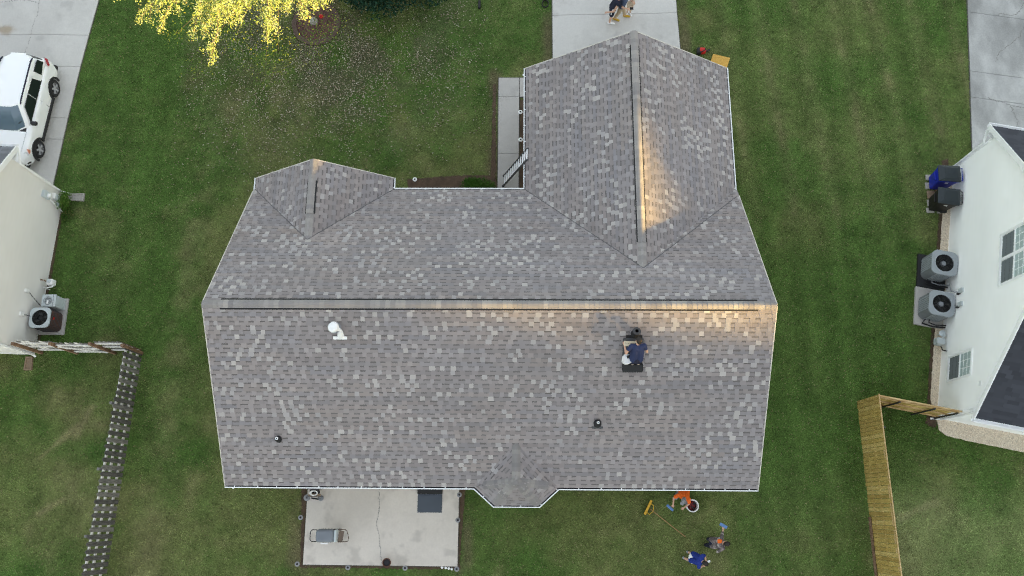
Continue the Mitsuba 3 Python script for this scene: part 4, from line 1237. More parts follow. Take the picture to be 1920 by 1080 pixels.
# ------------------------------------------------------------------ neighbouring houses
def courses(O, U, V, lu, lv, tone, expo=0.145, clip=None):
    """plain shingle courses on a rectangle lu x lv; returns mesh, colours"""
    bag = Bag(); O, U, V = A(O, float), unit(U), unit(V); N = np.cross(U, V)
    n = int(lv / expo)
    for i in range(n):
        u = -srng.uniform(0, .9)
        while u < lu:
            w = srng.uniform(.18, .42); q0, q1 = max(u, 0), min(u + w, lu); u += w
            if q1 <= q0:
                continue
            v0, v1 = i * expo, (i + 1) * expo
            h = srng.choice([.010, .018])
            c = A(tone) * srng.uniform(.82, 1.22)
            P = lambda uu, vv, z: O + U * uu + V * vv + N * z
            bag.quad([P(q0, v0, h), P(q1, v0, h), P(q1, v1, .002), P(q0, v1, .002)], c)
            bag.quad([P(q0, v0, 0), P(q1, v0, 0), P(q1, v0, h), P(q0, v0, h)], c * .6)
    return bag.out()


def lap_face(p0, p1, poly, lap, m, parent, out, proud=0.020, name='wall'):
    """lap siding on an upright wall: poly in (s, z), convex; out = outward normal (2d)"""
    p0, p1 = A(p0, float), A(p1, float); d = (p1 - p0) / np.linalg.norm(p1 - p0); out = A(out, float)
    z0, z1 = min(q[1] for q in poly), max(q[1] for q in poly)
    V, F = [], []
    n = int(math.ceil((z1 - z0) / lap))
    P = lambda s, z, o: [*(p0 + d * s + out * o), z]
    for i in range(n):
        a, b = z0 + i * lap, min(z0 + (i + 1) * lap, z1)
        ia, ib = interval(poly, a + 1e-4), interval(poly, b - 1e-4)
        if ia is None or ib is None:
            continue
        k = len(V)
        V += [P(ia[0], a, proud), P(ia[1], a, proud), P(ib[1], b, 0.0), P(ib[0], b, 0.0), P(ia[0], a, -.02), P(ia[1], a, -.02)]
        F += [[k, k + 1, k + 2], [k, k + 2, k + 3], [k + 4, k + 5, k + 1], [k + 4, k + 1, k]]
    return obj(name, trimesh.Trimesh(V, F, process=False), m, parent)


def gable_house(root, A0, D, L, depth, ez, pitch, over_r, over_e, tone, sid, roof_m, lap):
    """A0: south corner of the gable wall that faces us, D: direction along it, L its length; the house runs away from us by depth"""
    D = A(D); E = A([D[1], -D[0]])
    if root.endswith('!'):
        root = root[:-1]; E = -E
    P = lambda s, e, z: A([*(A0 + D * s + E * e), z])
    pk = ez + pitch * L / 2
    NOGRASS.append(Polygon([tuple(P(s, e, 0)[:2]) for s, e in ((0, 0), (L, 0), (L, depth), (0, depth))]))
    lap_face(A0, A0 + D * L, [(0, 0.0), (L, 0.0), (L, ez), (L / 2, pk), (0, ez)], lap, sid, root, -E)
    lap_face(A0, A0 + E * depth, [(0, 0.0), (depth, 0.0), (depth, ez), (0, ez)], lap, sid, root, -D)
    lap_face(A0 + D * L, A0 + D * L + E * depth, [(0, 0.0), (depth, 0.0), (depth, ez), (0, ez)], lap, sid, root, D)
    obj('foundation', cat_([trimesh.Trimesh([P(0.02, .02, -.1), P(L - .02, .02, -.1), P(L - .02, depth, -.1), P(.02, depth, -.1), P(.02, .02, .02), P(L - .02, .02, .02), P(L - .02, depth, .02), P(.02, depth, .02)], [[0, 1, 5], [0, 5, 4], [1, 2, 6], [1, 6, 5], [2, 3, 7], [2, 7, 6], [3, 0, 4], [3, 4, 7], [4, 5, 6], [4, 6, 7]], process=False)]), 'concrete_walk', root)
    oe = over_e; ze = ez - pitch * oe + .12; pz = pk + .12
    sl = [slab3([P(-oe, -over_r, ze), P(-oe, depth, ze), P(L / 2, depth, pz), P(L / 2, -over_r, pz)], .10), slab3([P(L / 2, -over_r, pz), P(L / 2, depth, pz), P(L + oe, depth, ze), P(L + oe, -over_r, ze)], .10)]
    R = obj('roof', cat_(sl), roof_m, root)
    ll = math.hypot(L / 2 + oe, pz - ze)
    for (o, u, v) in ((P(-oe, -over_r, ze), P(0, 1, 0) - P(0, 0, 0), P(L / 2, 0, pz) - P(-oe, 0, ze)), (P(L + oe, depth, ze), P(0, -1, 0) - P(0, 0, 0), P(L / 2, 0, pz) - P(L + oe, 0, ze))):
        n = np.cross(unit(u), unit(v))
        if n[2] < 0:
            o = o + u * (depth + over_r); u = -u
        me, co = courses(o + A([0, 0, .004]), u, v, depth + over_r, ll, tone)
        obj('shingle_cover', me, 'shingle', R, color=co, kind='stuff')
    for s0, s1, e0, e1 in ((-oe, L / 2, ze, pz), (L + oe, L / 2, ze, pz)):
        obj('rake_board', bar(P(s0, -over_r - .013, e0 - .075), P(s1, -over_r - .013, e1 - .075), .028, .19), 'white', root)
        obj('soffit', bar(P(s0, -over_r / 2 + .01, e0 - .15), P(s1, -over_r / 2 + .01, e1 - .15), over_r - .01, .02), 'white', root)
    for s, q in ((-oe, 1), (L + oe, -1)):
        a, b = P(s, -over_r - .03, 0), P(s, depth, 0)
        c = np.cross(np.r_[b[:2] - a[:2], 0], [0, 0, 1])[:2]
        path = [a[:2], b[:2]] if np.dot(c, D * (-q)) > 0 else [b[:2], a[:2]]
        k = obj('gutter', sweep2d(path, [(d - .01, ze + h - .02) for d, h in GP]), 'white', root)
        Lp = np.linalg.norm(b[:2] - a[:2])
        for i in range(int(Lp / .75)):
            w_ = A(path[0]) + (A(path[1]) - A(path[0])) * (i + .5) * .75 / Lp; nn = unit(np.r_[path[1][1] - path[0][1], -(path[1][0] - path[0][0])])
            obj('hanger', bar([*w_, ze - .012], [*(w_ + nn * .13), ze - .002], .03, .006), 'white', k)
        inn = P(s + q * oe, 0, 0)[:2]
        sb = [*(A(path[0]) + A(path[1]))]
        obj('eave_soffit', cat_([slab3([P(s, -over_r, ze - .10), P(s, depth, ze - .10), P(s + q * (oe + .01), depth, ze - .10), P(s + q * (oe + .01), -over_r, ze - .10)], .02)]), 'white', root)
    obj('ridge_cap', tube([P(L / 2, -over_r, pz + .004), P(L / 2, depth, pz + .004)], .05, 8), 'valley', root)
    return P, ze


RH = thing('house', 'white-sided house with a dark shingle roof, two windows and outdoor units', 'house')
RL = float(np.linalg.norm(RW_B - RW_A))
RP, rze = gable_house(RH, RW_A, RW_D, RL, 9.0, 3.10, 0.87, .20, .34, (0.050, 0.053, 0.064), 'siding_right', 'dark_grey', .127)


def on_wall(P, s0, s1, z0, z1, o0, o1):
    """box on a gable wall, from o0 to o1 metres in front of it"""
    v = [P(s, -o, z) for o in (o0, o1) for s, z in ((s0, z0), (s1, z0), (s1, z1), (s0, z1))]
    return trimesh.convex.convex_hull(A(v))


def window(P, root, s0, s1, z0, z1, n=1):
    w = obj('window', cat_([on_wall(P, s0 - .07, s1 + .07, z0 - .09, z0, .0, .055), on_wall(P, s0 - .07, s1 + .07, z1, z1 + .07, .0, .05), on_wall(P, s0 - .07, s0, z0, z1, .0, .05), on_wall(P, s1, s1 + .07, z0, z1, .0, .05)]), 'white', root)
    u = (s1 - s0) / n; zm = (z0 + z1) / 2
    for i in range(n):
        a, b = s0 + u * i, s0 + u * (i + 1)
        if i:
            obj('mullion', on_wall(P, a - .045, a + .045, z0, z1, .0, .048), 'white', w)
            a += .045
        if i < n - 1:
            b -= .045
        obj('meeting_rail', on_wall(P, a, b, zm - .025, zm + .025, .013, .044), 'white', w)
        obj('screen', on_wall(P, a + .02, b - .02, z0 + .02, zm - .03, .013, .022), 'screen', w)
        obj('pane', on_wall(P, a + .02, b - .02, zm + .03, z1 - .02, .013, .020), 'pane', w)
        for f in (.33, .66):
            obj('muntin', on_wall(P, a + (b - a) * f - .009, a + (b - a) * f + .009, zm + .03, z1 - .02, .0205, .030), 'white', w)
            obj('muntin', on_wall(P, a + .02, b - .02, zm + (z1 - zm) * f - .009, zm + (z1 - zm) * f + .009, .0205, .028), 'white', w)
        for f in (.33, .66):
            obj('muntin', on_wall(P, a + .02, b - .02, z0 + (zm - z0) * f - .006, z0 + (zm - z0) * f + .006, .0225, .025), 'dark_grey', w)
    return w


window(RP, RH, 1.26, 2.08, .72, 2.15)
window(RP, RH, 3.98, 5.66, 3.68, 5.15, 2)
obj('wall_vent', on_wall(RP, .76, .92, 2.72, 2.86, 0, .035), 'white', RH)
for s in (0.03, RL - .03):
    obj('corner_board', on_wall(RP, s - .05, s + .05, 0, 3.1, .012, .024), 'white', RH)
zc = rze - .13
q = lambda s, e, z: RP(s, e, z)
obj('downspout', tube([q(RL + .38, -.14, zc), q(RL + .36, -.12, zc - .25), q(RL + .04, -.05, zc - .55), q(RL + .03, -.05, .15), q(RL + .03, -.35, .06)], .042, 6), 'white', RH)
obj('downspout', tube([q(-.38, .10, zc), q(-.36, .10, zc - .2), q(-.05, .07, zc - .5), q(-.04, .07, .15), q(-.06, -.25, .06)], .042, 6), 'white', RH)

HP = lambda s, e, z: A([s, YS + IN + e, z])
window(HP, HOUSE, -6.7, -5.3, .9, 2.2, 2)
window(HP, HOUSE, 2.9, 4.5, .9, 2.2, 2)

LH = thing('house', 'house with beige siding beside the white car and weathered fence', 'house')
L0, L1 = A([-18.10, 5.26]), A([-17.97, 11.55]); LD_ = (L1 - L0) / np.linalg.norm(L1 - L0); LL = float(np.linalg.norm(L1 - L0))
LP, lze = gable_house(LH + '!', L0, LD_, LL, 9.0, 3.52, 0.60, .12, .45, (0.15, 0.155, 0.17), 'siding_left', 'mid_grey', .127)
zc = lze - .13
q = lambda s, e, z: LP(s, e, z)
obj('downspout', tube([q(LL + .42, -.05, zc), q(LL + .40, -.06, zc - .15), q(LL + .02, -.06, zc - .35), q(LL + .02, -.06, .18), q(LL + .02, -.25, .08)], .042, 6), 'white', LH)
obj('downspout', tube([q(-.42, -.02, zc), q(-.40, -.03, zc - .15), q(-.04, -.05, zc - .35), q(-.04, -.05, .18), q(-.10, -.12, .08)], .042, 6), 'white', LH)
for s in (.03, LL - .03):
    obj('corner_board', on_wall(LP, s - .05, s + .05, 0, 3.4, .012, .022), 'siding_left', LH)

# splash blocks
for (pts, lab) in (([(-17.80, 11.30), (-17.80, 11.56), (-17.12, 11.58), (-17.12, 11.26)], 'stone splash block under the front downspout of the beige house'), ([(-18.36, 5.16), (-18.10, 5.16), (-18.06, 4.66), (-18.36, 4.66)], 'brown weathered splash block under the rear downspout of the beige house')):
    P_ = Polygon(pts); k = thing('splash_block', lab, 'splash block')
    NOGRASS.append(P_)
    obj('tray', prism(pts, 0, .05), 'stone' if 'front' in lab else 'wood_board', k)
    ri = P_.buffer(-.005).difference(P_.buffer(-.05))
    r_ = trimesh.creation.extrude_polygon(ri, .035, engine='earcut'); r_.apply_translation([0, 0, .05])
    obj('rim', r_, 'stone' if 'front' in lab else 'wood_board', k)


# outdoor units ------------------------------------------------------------
def rsq(h, r):
    return Polygon([(-h + r, -h + r), (h - r, -h + r), (h - r, h - r), (-h + r, h - r)]).buffer(r, quad_segs=6)


def ac_unit(label, x, y, half, hgt, rz, top_m, side_m, rib_m, nrib, hor, z0=.09, fan_r=.73, hub='mid_grey'):
    k = thing('air_conditioner', label, 'air conditioner')
    M = T_(x, y, z0, rz)
    put = lambda n, m_, mm, sm=False: obj(n, move(m_, (0, 0, 0), 0, M), mm, k, smooth=sm)
    sq = rsq(half, half * .45); R = half * fan_r
    put('casing', trimesh.creation.extrude_polygon(sq.difference(sq.buffer(-.02)), hgt - .03, engine='earcut'), side_m, 30)
    tp = trimesh.creation.extrude_polygon(sq.buffer(.012).difference(Point(0, 0).buffer(R, quad_segs=12)), .05, engine='earcut'); tp.apply_translation([0, 0, hgt - .03])
    put('top', tp, top_m, 30)
    put('fan_well', lathe([(0, hgt - .30), (R + .004, hgt - .30), (R + .004, hgt + .0)], n=32), 'black')
    put('fan_hub', lathe([(0, hgt - .16), (.10, hgt - .16), (.10, hgt - .06), (.07, hgt - .03), (0, hgt - .025)], n=18), hub, 40)
    for i in range(4):
        b = trimesh.creation.box([R * .72, R * .34, .008]); b.apply_transform(trimesh.transformations.rotation_matrix(.45, [1, 0, 0])); b.apply_translation([R * .52, 0, hgt - .15])
        b.apply_transform(trimesh.transformations.rotation_matrix(i * math.pi / 2 + .4, [0, 0, 1]))
        put('fan_blade', b, 'black' if not hor else 'dark_grey')
    g = [ring((0, 0, hgt - .012), r_ - .004, r_ + .004, .008, 28) for r_ in np.linspace(.12, R, 6)]
    put('grille', cat_(g + [bar((0.1 * math.cos(a), .1 * math.sin(a), hgt - .006), (R * math.cos(a), R * math.sin(a), hgt - .006), .008, .008) for a in np.arange(6) * math.pi / 3]), 'black_metal')
    if hor:
        for i in range(nrib):
            z = .06 + (hgt - .14) * i / (nrib - 1)
            e = trimesh.creation.extrude_polygon(sq.buffer(.012).difference(sq.buffer(-.004)), .018, engine='earcut'); e.apply_translation([0, 0, z])
            put('louver', e, rib_m)
    else:
        for sx, sy in ((-1, 0), (0, 1), (1, 0), (0, -1)):
            for i in range(nrib):
                t_ = -half * .5 + half * 1.0 * i / (nrib - 1)
                c = A([sx * (half + .006), sy * (half + .006)]) + A([-sy, sx]) * t_
                put('louver', box(c[0] - (.010 if sx else .022), c[0] + (.010 if sx else .022), c[1] - (.010 if sy else .022), c[1] + (.010 if sy else .022), .05, hgt - .05), rib_m)
    return k, put


def T_(x, y, z, rz):
    M = trimesh.transformations.rotation_matrix(rz, [0, 0, 1]); M[:3, 3] = [x, y, z]; return M


WA = math.atan2(RW_D[1], RW_D[0]) - math.pi / 2
pad1 = [tuple(rw(4.72, 1.06)), tuple(rw(5.99, 1.10)), tuple(rw(5.99, .06)), tuple(rw(4.72, .06))]
pad2 = [tuple(rw(3.26, 1.06)), tuple(rw(4.70, 1.10)), tuple(rw(4.70, .06)), tuple(rw(3.26, .06))]
for pts, m_, lab in ((pad1, 'black_rubber', 'black pad under the outdoor unit closer to the bins'), (pad2, 'concrete_walk', 'tan concrete pad under the outdoor unit with two wall boxes beside it')):
    NOGRASS.append(Polygon(pts)); tag(obj('equipment_pad', prism(pts, 0, .10), m_), lab, 'equipment pad')
for i, (s, lab) in enumerate(((5.47, 'grey ribbed air conditioner with round black fan, on the black pad'), (3.93, 'grey ribbed air conditioner with round black fan, on the tan concrete pad'))):
    c = rw(s, .52)
    k, put = ac_unit(lab, c[0], c[1], .445, .84, WA, 'ac_grey', 'ac_grey_dark', 'ac_grey', 7, False)
    for j, (a, z) in enumerate(((-.18, .60), (-.18, .71), (.02, .52))):
        put('sticker', box(-.19 + .16 * j, -.10 + .16 * j, -.43, -.418, z, z + .07), 'white_plastic')
    obj('pipe', tube([c + A([0, 0]) if False else [*rw(s - .42, .62), .3], [*rw(s - .56, .60), .22], [*rw(s - .60, .35), .2], [*rw(s - .58, .02), .30]], .022, 6), 'mid_grey' if i == 0 else 'black_rubber', k, smooth=60)
    obj('pipe', tube([[*rw(s - .42, .72), .25], [*rw(s - .60, .80), .14], [*rw(s - .66, .4), .13], [*rw(s - .64, .02), .24]], .028, 6), 'black_rubber', k, smooth=60)
for i, s in enumerate((4.42, 3.92)):
    k = thing('disconnect_box', ('grey box with a black whip on the white wall, ' + ('nearer the bins' if i == 0 else 'nearer the small window')), 'electrical box')
    obj('case', on_wall(RP, s - .07, s + .07, 1.18, 1.40, .01, .10), 'box_grey', k)
    obj('fitting', on_wall(RP, s - .10, s - .04, 1.02, 1.18, .01, .08), 'black', k)
    obj('whip', tube([RP(s - .02, -.05, 1.18), RP(s + .02, -.10, .95), RP(s + .12, -.14, .74), RP(s + (.42 if i == 0 else .05), -.16, .62)], .018, 6), 'mid_grey', k, smooth=60)
k = thing('gas_meter', 'pale grey gas meter with pipes at the foot of the white wall', 'gas meter')
obj('case', move(rbox(-.15, .15, -.13, .13, .22, .55, .05), [*rw(2.68, .26), 0], WA), 'box_grey', k, smooth=40)
obj('regulator', move(lathe([(0, 0), (.10, 0), (.12, .03), (.05, .07), (0, .08)], n=18), [*rw(2.98, .22), .45]), 'ac_light', k, smooth=40)
obj('pipe', tube([[*rw(2.78, .22), .5], [*rw(2.85, .2), .66], [*rw(2.98, .2), .62], [*rw(3.02, .18), .0]], .022, 7), 'ac_light', k, smooth=60)
obj('pipe', tube([[*rw(2.50, .22), .45], [*rw(2.38, .16), .45], [*rw(2.36, .02), .5]], .022, 7), 'black_rubber', k, smooth=60)

# beige house: units and boxes
padL = [(-18.02, 5.98), (-17.08, 5.98), (-17.10, 7.36), (-18.02, 7.36)]
NOGRASS.append(Polygon(padL)); tag(obj('equipment_pad', prism(padL, 0, .08), 'concrete_walk'), 'concrete pad under the two units at the beige wall', 'equipment pad')
k, put = ac_unit('dark brown louvered air conditioner with a large black fan at the beige wall', -17.56, 6.44, .36, .80, 0.02, 'ac_light', 'terracotta', 'dark_grey', 9, True, z0=.08, fan_r=.80, hub='black')
put('badge', box(.373, .385, -.03, .06, .55, .62), 'red')
k = thing('heat_pump', 'small white outdoor unit beside the dark brown one', 'heat pump')
M = T_(-17.42, 7.10, .08, 0.02)
put = lambda n, m_, mm, sm=False: obj(n, move(m_, (0, 0, 0), 0, M), mm, k, smooth=sm)
put('casing', rbox(-.23, .25, -.20, .22, 0, .66, .02), 'ac_light', 30)
put('top_plate', rbox(-.25, .27, -.22, .24, .66, .69, .012), 'ac_light')
put('fan_guard', ring((-.02, 0, .69), .145, .165, .012, 28), 'ac_grey')
put('fan_well', lathe([(0, .692), (.145, .692)], n=28), 'ac_grey_dark')
put('cover_plate', rbox(-.05, .01, -.12, .02, .694, .71, .006), 'white')
for i in range(5):
    put('slat', bar((-.15, -.11 + .055 * i, .70), (.11, -.11 + .055 * i, .70), .010, .008), 'ac_light')
put('panel_groove', box(.17, .182, -.21, .235, .688, .694), 'dark_grey')
for i, (y, z, pts) in enumerate(((7.37, 1.14, [(.05, 7.36, 1.06), (.12, 7.20, .90), (.17, 7.08, .70), (.20, 6.98, .5)]), (6.50, 1.19, [(.05, 6.5, 1.1), (.10, 6.5, .95), (.2, 6.47, .8)]))):
    k = thing('disconnect_box', 'white box on the beige wall, its dark cable ' + ('looping to the small white unit' if i == 0 else 'running to the dark brown unit'), 'electrical box')
    s = y - 5.26
    obj('case', on_wall(LP, s - .06, s + .06, z - .05, z + .13, .01, .09), 'white_plastic', k)
    obj('whip', tube([(-18.05 + a, b, c) for a, b, c in pts], .014, 6), 'dark_grey', k, smooth=60)
k = thing('gas_meter', 'white gas meter with valves beside the small white unit', 'gas meter')
obj('case', rbox(-17.80, -17.56, 7.78, 8.02, .20, .50, .05), 'white_plastic', k, smooth=40)
obj('dial', move(lathe([(0, 0), (.07, 0), (.07, .03), (0, .035)], n=18), (-17.68, 7.92, .50)), 'ac_light', k)
obj('pipe', tube([(-17.90, 7.72, .0), (-17.90, 7.70, .45), (-17.72, 7.68, .47), (-17.60, 7.72, .4), (-17.58, 7.8, .35)], .022, 7), 'white_plastic', k, smooth=60)
obj('pipe', tube([(-17.80, 7.92, .42), (-17.94, 7.98, .42), (-18.02, 7.98, .5)], .022, 7), 'old_brown', k, smooth=60)
k = thing('electric_meter', 'pale electric meter box with a bent white conduit on the beige wall', 'electric meter')
s = 11.08 - 5.26
obj('case', on_wall(LP, s - .13, s + .13, .95, 1.35, .01, .13), 'ac_light', k)
mt = move(lathe([(0, 0), (.085, 0), (.085, .05), (.06, .09), (0, .095)], n=20), (0, 0, 0)); mt.apply_transform(trimesh.transformations.rotation_matrix(math.pi / 2, [0, 1, 0]))
obj('dial', move(mt, (-17.85, 11.08, 1.08)), 'white_plastic', k, smooth=40)
obj('conduit', tube([LP(s - .06, -.06, .97), LP(s - .12, -.07, .62), LP(s - .18, -.08, .40), LP(s - .24, -.08, .0)], .03, 8), 'white_plastic', k, smooth=60)
for i, (s, z, lab) in enumerate(((11.22 - 5.26, .42, 'grey-white utility box on the beige wall, closest to the downspout'), (11.02 - 5.26, .16, 'pale blue-grey low utility box beside the white conduit'))):
    k = thing('utility_box', lab, 'utility box')
    obj('case', on_wall(LP, s - .10, s + .10, z, z + .30 - .08 * i, .01, .14), 'ac_light' if i == 0 else 'box_grey', k)
    obj('lid', on_wall(LP, s - .11, s + .11, z + .29 - .08 * i, z + .31 - .08 * i, .01, .155), 'white_plastic' if i == 0 else 'ac_light', k)

# bins and their pavers
for i, (x, y, w_, h_) in enumerate(((15.50, 12.26, .30, .22), (15.46, 11.92, .34, .26), (15.47, 11.56, .30, .32), (15.42, 11.22, .28, .26), (15.36, 10.92, .30, .20), (15.85, 11.6, .4, .5), (15.8, 12.1, .4, .4), (15.8, 11.05, .4, .5))):
    m_ = rbox(x - w_ / 2, x + w_ / 2, y - h_ / 2, y + h_ / 2, -.02, .05, .015)
    where_ = ('northern end of the bin row', 'beside the blue bin wheel', 'between the two bins', 'beside the black bin', 'at the southern end of the bin row', 'at the wall between the bins', 'under the blue bin', 'under the black bin')[i]
    NOGRASS.append(Polygon([(x - .15, y - .13), (x + .15, y - .13), (x + .15, y + .13), (x - .15, y + .13)]))
    tag(obj('stepping_stone', move(m_, (0, 0, 0)), 'wood_board' if i % 3 == 2 else 'stone'), 'tan paving stone ' + where_, 'paver', 'paving stones under the bins')


def bin_(label, x, y, rz, body_m, lid_m, L=.36, W=.29, h=.98, sticker=True):
    k = thing('wheeled_bin', label, 'bin')
    M = T_(x, y, .05, rz)
    put = lambda n, m_, mm, sm=False: obj(n, move(m_, (0, 0, 0), 0, M), mm, k, smooth=sm)
    lo = [m3.Manifold.sphere(.05, 10).translate([a, b, .07]) for a in (-L * .68, L * .62) for b in (-W * .72, W * .72)]
    hi = [m3.Manifold.sphere(.04, 10).translate([a, b, h - .05]) for a in (-L + .04, L - .04) for b in (-W + .04, W - .04)]
    put('body', tm(m3.Manifold.batch_hull(lo + hi)), body_m, 40)
    put('rim', rbox(-L - .02, L + .02, -W - .02, W + .02, h - .08, h - .02, .02), body_m, 40)
    ld = [m3.Manifold.sphere(.03, 10).translate([a, b, h + .01]) for a in (-L - .01, L + .02) for b in (-W, W)] + [m3.Manifold.sphere(.03, 10).translate([a, b, h + .06]) for a in (-L * .55, L * .75) for b in (-W * .7, W * .7)]
    put('lid', tm(m3.Manifold.batch_hull(ld)), lid_m, 25)
    put('lid_ridge', rbox(-L * .5, -L * .44, -W * .85, W * .85, h + .05, h + .10, .015), lid_m, 40)
    put('handle', tube([(L + .02, -W * .85, h - .03), (L + .12, -W * .85, h), (L + .12, W * .85, h), (L + .02, W * .85, h - .03)], .018, 8), body_m, 50)
    put('hinge', rbox(L + .0, L + .06, -W * .3, W * .3, h - .04, h + .03, .012), lid_m)
    for s_ in (-1, 1):
        wl = trimesh.creation.cylinder(.12, .05, sections=22); wl.apply_transform(trimesh.transformations.rotation_matrix(math.pi / 2, [1, 0, 0])); wl.apply_translation([L * .62, s_ * (W * .8 + .02), .12])
        put('wheel', wl, 'black_rubber', 40)
    put('front_grip', rbox(-L - .05, -L + .02, -W * .6, W * .6, h - .30, h - .24, .015), body_m)
    if sticker:
        put('sticker', box(-.06, .05, -W * .965 - .012, -W * .965 - .004, h - .25, h - .19), 'white_plastic')
    return k


bin_('blue wheeled bin with a dark lid by the corner of the white house', 15.70, 11.99, WA + .12, 'blue_bin', 'bin_lid')
bin_('black wheeled bin beside the blue one at the white wall', 15.58, 11.10, WA + .05, 'bin_black', 'bin_lid', h=.96)

# ------------------------------------------------------------------ fences
PF = thing('plank_fence', 'golden wooden plank fence running from the white house down the yard', 'fence')
fr_ = np.random.default_rng(5)
pb, pe = A([11.83, 3.68]), A([11.87, -5.2])
n = int(np.linalg.norm(pe - pb) / .1405)
for i in range(n):
    a = pb + (pe - pb) * (i + .5) / n
    ln = .07 * min(1, (3.68 - a[1]) / 4) + .01
    w_ = .064; t0 = fr_.uniform(-.010, .010); hgt = 1.80 + fr_.uniform(-.012, .012)
    v = [(a[0] + t0 + o, a[1] + s * w_, .03 + fr_.uniform(0, .02)) for s in (-1, 1) for o in (0, .018)] + [(a[0] + t0 + ln + o, a[1] + s * w_, hgt) for s in (-1, 1) for o in (0, .018)]
    obj('plank', trimesh.convex.convex_hull(A(v)), ('pine', 'pine', 'pine_b', 'pine_c', 'pine_d')[fr_.integers(5)], PF)
for z in (.35, .95, 1.66):
    l = .07 * z / 1.8
    obj('rail', bar([pb[0] + .045 + l * .1, pb[1], z], [pe[0] + .045 + l + .02, pe[1], z], .04, .085), 'pine_rail', PF)
obj('top_cap', bar([pb[0] + .035, pb[1] + .02, 1.815], [pe[0] + .105, pe[1], 1.815], .036, .018), 'pine_rail', PF)
obj('kick_board', bar([pb[0] - .012, -.3, .10], [pb[0] + .01, -5.0, .10], .02, .18), 'old_brown', PF)
for y in np.arange(2.6, -5, -2.4):
    obj('post', tube([(pb[0] + .10, y, 0), (pb[0] + .14, y, 1.72)], .03, 10), 'black_metal', PF)
gb, ge_ = A([11.84, 3.66]), A([14.55, 3.13]); gd = (ge_ - gb) / np.linalg.norm(ge_ - gb); gn = A([-gd[1], gd[0]])
n = int(np.linalg.norm(ge_ - gb) / .1405)
for i in range(n):
    a = gb + gd * (i + .5) * .1405
    b0, b1 = a - gd * .066, a + gd * .066
    tt = fr_.uniform(-.005, .005)
    v = [(*(q_ + gn * (o + tt)), z + fr_.uniform(-.01, .01)) for q_ in (b0, b1) for o in (0, .018) for z in (.03, 1.80)]
    obj('plank', trimesh.convex.convex_hull(A(v)), ('pine', 'pine_b', 'pine_c', 'pine_c')[fr_.integers(4)], PF)
for z in (.30, .95, 1.62):
    a, b = gb - gn * .025, ge_ - gn * .025
    obj('rail', bar([*a, z], [*b, z + .0], .042, .085), 'pine_rail', PF)
obj('top_cap', bar([*(gb - gn * .01), 1.815], [*(ge_ - gn * .01), 1.815], .045, .018), 'pine_rail', PF)
for f in (.02, .28, .70, .97):
    a = gb + gd * np.linalg.norm(ge_ - gb) * f - gn * .075
    obj('post', tube([[*a, 0], [*a, 1.70]], .032, 10), 'black_metal', PF)

LF = thing('picket_fence', 'weathered dark picket fence with pale rails beside the house lawn', 'fence')
pb, pe = A([-14.08, 5.40]), A([-14.42, -5.0]); ln_ = np.linalg.norm(pe - pb); fd = (pe - pb) / ln_; fn = A([fd[1], -fd[0]])   # fn points west
n = int(ln_ / .229)
LEAN = lambda s: .02 + .16 * min(1, s / 7.5)
HF = 1.36
for i in range(n):
    s = (i + .5) * .229; a = pb + fd * s; L_ = LEAN(s) + fr_.uniform(-.015, .015)
    h_ = HF + fr_.uniform(-.03, .03); w_ = .076; tw = fr_.uniform(-.012, .012)
    prof = [(-w_, .03), (w_, .03), (w_, h_ - .09), (.025, h_), (-.025, h_), (-w_, h_ - .09)]
    m_ = trimesh.creation.extrude_polygon(Polygon(prof), .018, engine='earcut')
    v = m_.vertices; out = []
    for x_, z, o in v:
        q_ = a + fd * (x_ + tw * z) + fn * (L_ * z / HF - .01 + o); out.append([q_[0], q_[1], z])
    obj('picket', trimesh.Trimesh(out, m_.faces, process=False), ('weathered', 'weathered', 'weathered_b')[fr_.integers(3)], LF)
for z in (.27, .74, 1.12):
    p_ = [[*(pb + fd * s + fn * (LEAN(s) * z / HF + .045)), z] for s in np.linspace(0, ln_, 9)]
    obj('rail', cat_([bar(a, b, .05, .11) for a, b in zip(p_[:-1], p_[1:])]), 'bleached', LF)
for i, y in enumerate((5.40, 3.33, 1.09, -1.1, -3.3)):
    s = 5.40 - y; a = pb + fd * s
    b0, b1 = a + fn * .10, a + fn * (.13 + LEAN(s))
    obj('post', bar([*b0, 0], [*b1, 1.30], .09, .09, up=(0, 1, 0)), 'weathered_b' if i else 'old_brown', LF)
# short run to the beige house, with a sagging gate in the middle
GF = thing('gate_fence', 'pale railed fence with a sagging gate between the beige house and the pickets', 'fence')
for (xa, xb, sag, gate) in ((-17.80, -16.52, 0, False), (-16.48, -15.12, .07, True), (-15.08, -14.12, 0, False)):
    n = int((xb - xa) / .16)
    for i in range(n):
        x = xa + (i + .5) * (xb - xa) / n; h_ = 1.72 + fr_.uniform(-.03, .03) - (sag if gate else 0); w_ = .058
        prof = [(-w_, .06), (w_, .06), (w_, h_ - .08), (.02, h_), (-.02, h_), (-w_, h_ - .08)]
        m_ = trimesh.creation.extrude_polygon(Polygon(prof), .018, engine='earcut')
        v = A([[x + q_[0], 5.40 + q_[2] + (.02 if gate else 0) - (.06 if gate else 0), q_[1]] for q_ in m_.vertices])
        obj('picket', trimesh.Trimesh(v, m_.faces, process=False), ('weathered_b', 'weathered', 'bleached')[fr_.integers(3)], GF)
    yo = 5.375 - (.06 if gate else 0)
    for z in (.30, .92, 1.48):
        obj('rail', bar((xa, yo, z - (.0 if not gate else .02)), (xb, yo, z - sag), .042, .13), 'bleached', GF)
    if gate:
        obj('brace', bar((xa + .05, yo - .045, 1.40), (xb - .08, yo - .045, .34), .04, .10, up=(0, 0, 1)), 'bleached', GF)
for x, z in ((-17.82, 1.78), (-16.50, 1.80), (-15.10, 1.82), (-14.10, 1.55)):
    obj('post', box(x - .05, x + .05, 5.26, 5.36, 0, z), 'old_brown', GF)

